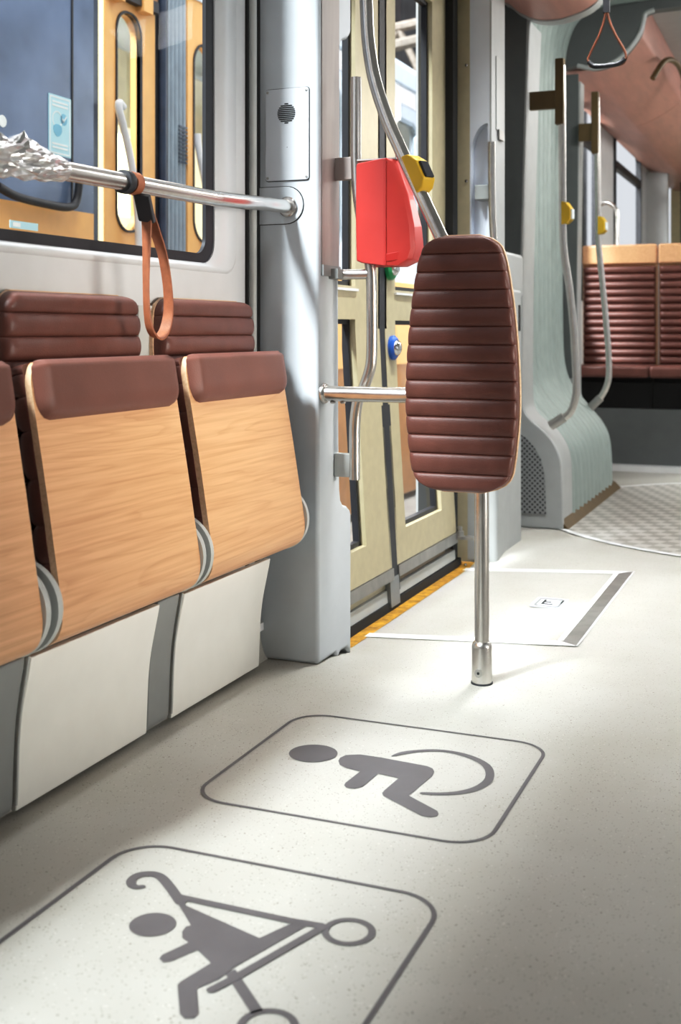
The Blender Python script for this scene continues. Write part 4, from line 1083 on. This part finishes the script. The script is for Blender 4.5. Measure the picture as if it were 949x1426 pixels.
for pts in ([(4.125, 1.77), (4.092, 1.785), (4.092, 1.755), (4.120, 1.70), (4.165, 1.60), (4.205, 1.48), (4.232, 1.36), (4.242, 1.20), (4.242, 1.05)], [(4.748, 1.76), (4.755, 1.70), (4.80, 1.58), (4.86, 1.45), (4.90, 1.33), (4.93, 1.15)]):
    MB().tube(crom([(XN+.05, a, b) for a, b in pts], 5), .016, 10).done('handrail', M['whitebar'], nt_, smooth=True)
MB().tube(crom([(XN+.03, 3.35, 1.36), (XN+.03, 3.45, 1.335), (XN+.03, 3.60, 1.325), (XN+.03, 3.76, 1.325), (XN+.03, 3.82, 1.35), (XN+.03, 3.84, 1.42), (XN+.03, 3.842, 1.46)], 5), .016, 10).done('side_handle', M['rubber'], nt_, smooth=True)
nb('roof_edge', 4.742, 5.6, 2.40, 2.75, M['skyblue'], -.05, .01)
# body beyond the doors, seen through the glazed tram door
nb('lower_body', 5.22, 14, .62, 1.19, M['orange'])
nb('white_band', 5.22, 14, 1.19, 1.30, M['skyblue'])
def n_win(y0, y1):
    w = empty('side_window', (0, 0, 0)); w.parent = nt_; w.location = Vector((XN, y0, 1.3))-wloc(nt_)
    MB().ring(rrect(y0, y1, 1.30, 2.44, .002, 8), rrect(y0+.07, y1-.07, 1.36, 2.33, .10, 8), 'x', XN-.05, XN).done('window_panel', M['skyblue'], w)
    MB().ring(rrect(y0+.055, y1-.055, 1.345, 2.345, .11, 8), rrect(y0+.085, y1-.085, 1.375, 2.315, .09, 8), 'x', XN-.03, XN+.006).done('window_seal', M['bellows_ext'], w)
    i_ = rrect(y0+.085, y1-.085, 1.375, 2.315, .09, 8)
    mk('pane', [(XN-.02, a, b) for a, b in i_], [tuple(range(len(i_)))], M['glass'], w)
for k in range(6): n_win(5.22+1.46*k, 5.22+1.46*(k+1))
for k in range(6): nb('interior_window', 5.5+1.46*k, 6.2+1.46*k, 1.45, 2.1, M['creamlit'], -1.24, -1.235)
nb('cant_rail', 5.22, 14, 2.44, 2.56, M['whitebar'], -.05, .01)
nb('gutter', 5.22, 14, 2.56, 2.575, M['bellows_ext'], -.05, .02)
MB().prism([(XN, 2.575), (XN, 2.70), (XN-.10, 2.80), (XN-.35, 2.86), (XN-1.3, 2.88), (XN-1.3, 2.575)], 'y', 5.22, 14).done('roof', M['skyblue'], nt_, smooth=True)
nb('floor_slab', .5, 14, .55, .62, M['ground'], -1.35, -.05)

po_ = empty('poster', (XN, 3.755, 1.64), 'pale blue face mask notice stuck on the navy tram', 'poster')
MB().box(XN, XN+.003, 3.683, 3.826, 1.522, 1.752).done('sheet', M['poster'], po_)
MB().ring(rrect(3.689, 3.820, 1.528, 1.746, .002), rrect(3.694, 3.815, 1.533, 1.741, .002), 'x', XN+.003, XN+.0035).done('border', M['poster3'], po_)
for zz_ in (1.722, 1.708, 1.562, 1.548): MB().box(XN+.003, XN+.004, 3.703, 3.805, zz_, zz_+.007).done('text_line', M['poster3'], po_)
MB().lathe([(.023, 0), (.022, .001)], (XN+.003, 3.778, 1.665), 'x', 24).done('badge', M['poster2'], po_)
mb = MB().obox((XN+.005, 3.772, 1.661), (.0005, 0, 0), (0, .006, -.006), (0, .002, .002)).obox((XN+.005, 3.783, 1.666), (.0005, 0, 0), (0, .010, .012), (0, .002, -.002)); mb.done('check_mark', M['poster3'], po_)
mb = MB().prism(crom2([(3.715, 1.635), (3.738, 1.642), (3.762, 1.635), (3.764, 1.612), (3.740, 1.594), (3.714, 1.612)], 4, True), 'x', XN+.003, XN+.0042); mb.done('mask_symbol', M['poster2'], po_)
MB().ring(circ(3.736, 1.660, .032, 20), circ(3.736, 1.660, .028, 20), 'x', XN+.003, XN+.004).done('head_outline', M['poster3'], po_)
rs = empty('round_sticker', (XN, 3.41, 1.605), 'small round white sticker on the navy tram', 'sticker')
MB().lathe([(.022, 0), (.021, .002)], (XN, 3.415, 1.60), 'x', 24).done('disc', M['poster3'], rs)

# hall shell
tag(mk('ground_hall', [(-14, -6, -.35), (8, -6, -.35), (8, 46, -.35), (-14, 46, -.35)], [(0, 1, 2, 3)], M['ground']), 'grey concrete floor of the tram hall', kind='structure')
tag(MB().box(-12.2, -12, -4, 46, -.35, 16).done('wall_hall', M['hall']), 'dark cladding of the tram hall', kind='structure')
tag(MB().box(-12.2, -8.4, 46, 46.2, -.35, 16).done('wall_hall_end', M['hall']), 'dark end wall of the tram hall', kind='structure')
tr = empty('roof_truss', (-6, 16, 4), 'steel lattice truss under the hall roof', 'truss')
for k in range(4):
    y = 13+3.2*k
    mb = MB()
    mb.tube([(-12, y, 4.2), (-3, y, 5.4)], .09, 6).tube([(-12, y, 5.6), (-3, y, 6.6)], .09, 6)
    for q in range(8):
        x0 = -12+q*1.15; z0 = 4.2+1.2*(x0+12)/9; x1 = x0+.57; z1 = 5.6+(x1+12)/9
        mb.tube([(x0, y, z0), (x1, y, z1)], .06, 6); mb.tube([(x1, y, z1), (x0+1.15, y, 4.2+1.2*(x0+1.15+12)/9)], .06, 6)
    mb.done('truss_frame', M['truss'], tr)
for q in range(5):
    MB().tube([(-11+2*q, 11, 4.9+.27*q), (-11+2*q, 26, 4.9+.27*q)], .08, 6).done('purlin', M['truss'], tr)

# ------------------------------------------------------------------ light
def area(name, loc, target, sx, sy, power, col=(1, 1, 1)):
    l = bpy.data.lights.new(name, 'AREA'); l.shape = 'RECTANGLE'; l.size = sx; l.size_y = sy; l.energy = power; l.color = col
    o = bpy.data.objects.new(name, l); COL.objects.link(o); o.location = loc
    d = Vector(target)-Vector(loc); o.rotation_euler = d.to_track_quat('-Z', 'Y').to_euler(); return o
def lum(name, x, y0, y1, z, power, label, spread=180):
    r = empty(name, (x, (y0+y1)/2, z), label, 'ceiling light')
    MB().box(x-.07, x+.07, y0, y1, z-.012, z).done('diffuser', M['lamp'], r)
    a = area(name+'_source', (x, (y0+y1)/2, z-.03), (x, (y0+y1)/2, 0), .14, y1-y0, power, (.95, .98, 1.0)); a.data.spread = math.radians(spread)
lum('ceiling_light', -.70, -1.0, 2.4, 2.55, 7, 'long ceiling light above the folding seats')
lum('ceiling_light', -.70, 2.95, 4.2, 2.55, 23, 'short ceiling light above the door bay', 80)
sd = area('side_fill', (2.0, 1.95, .80), (-1.25, 1.95, .78), 2.5, .75, 8.1, (1.0, .93, .83)); sd.data.spread = math.radians(34)  # added low narrow beam, brightens the seat wood and mostly spares the floor
area('hall_lamp', (-1.9, 7.0, 4.8), (-2.7, 7.0, 1.0), 1.0, 9.0, 190, (1, .98, .95))
area('hall_lamp_near', (-1.95, 3.2, 4.6), (-2.7, 3.6, 1.2), .6, 3.0, 110, (1, .98, .95))
area('hall_back', (-8, 18, 8), (-8, 18, 0), 6, 12, 900, (1, .95, .9))
area('far_light', (.75, 8.4, 2.5), (0, 8.0, 0), 1.0, 3.0, 120, (1, .97, .93))
area('far_window_light', (-2.3, 7.4, 2.5), (-1.0, 7.6, .9), 2.4, .8, 150, (.95, .98, 1))
area('joint_light', (.25, 5.3, 2.45), (-.5, 5.6, 0), .6, .8, 34, (1, .98, .95))
sun = bpy.data.lights.new('hall_sun', 'SUN'); sun.energy = 8.2; sun.angle = math.radians(8); sun.color = (.89, .97, 1.0)
so = bpy.data.objects.new('hall_sun', sun); COL.objects.link(so)
so.rotation_euler = Vector((.95, 2.45, -2.9)).to_track_quat('-Z', 'Y').to_euler(); so.location = (-4, 0, 8)

w = bpy.data.worlds.new('world'); scn.world = w; w.use_nodes = True
bg = w.node_tree.nodes['Background']; bg.inputs['Color'].default_value = (.90, .94, 1.0, 1); bg.inputs['Strength'].default_value = .80

scn.view_settings.view_transform = 'Filmic' if False else 'Standard'
scn.view_settings.look = 'None'; scn.view_settings.exposure = 0.0; scn.view_settings.gamma = 1.0
scn.view_settings.use_curve_mapping = True
cm = scn.view_settings.curve_mapping; cv = cm.curves[3]
for px_, py_ in ((.08, .062), (.25, .222), (.60, .625)): cv.points.new(px_, py_)
cm.update()
scn.cycles.use_denoising = True
scn.cycles.max_bounces = 8; scn.cycles.transparent_max_bounces = 16
scn.cycles.caustics_reflective = False; scn.cycles.caustics_refractive = False
scn.cycles.sample_clamp_indirect = 6
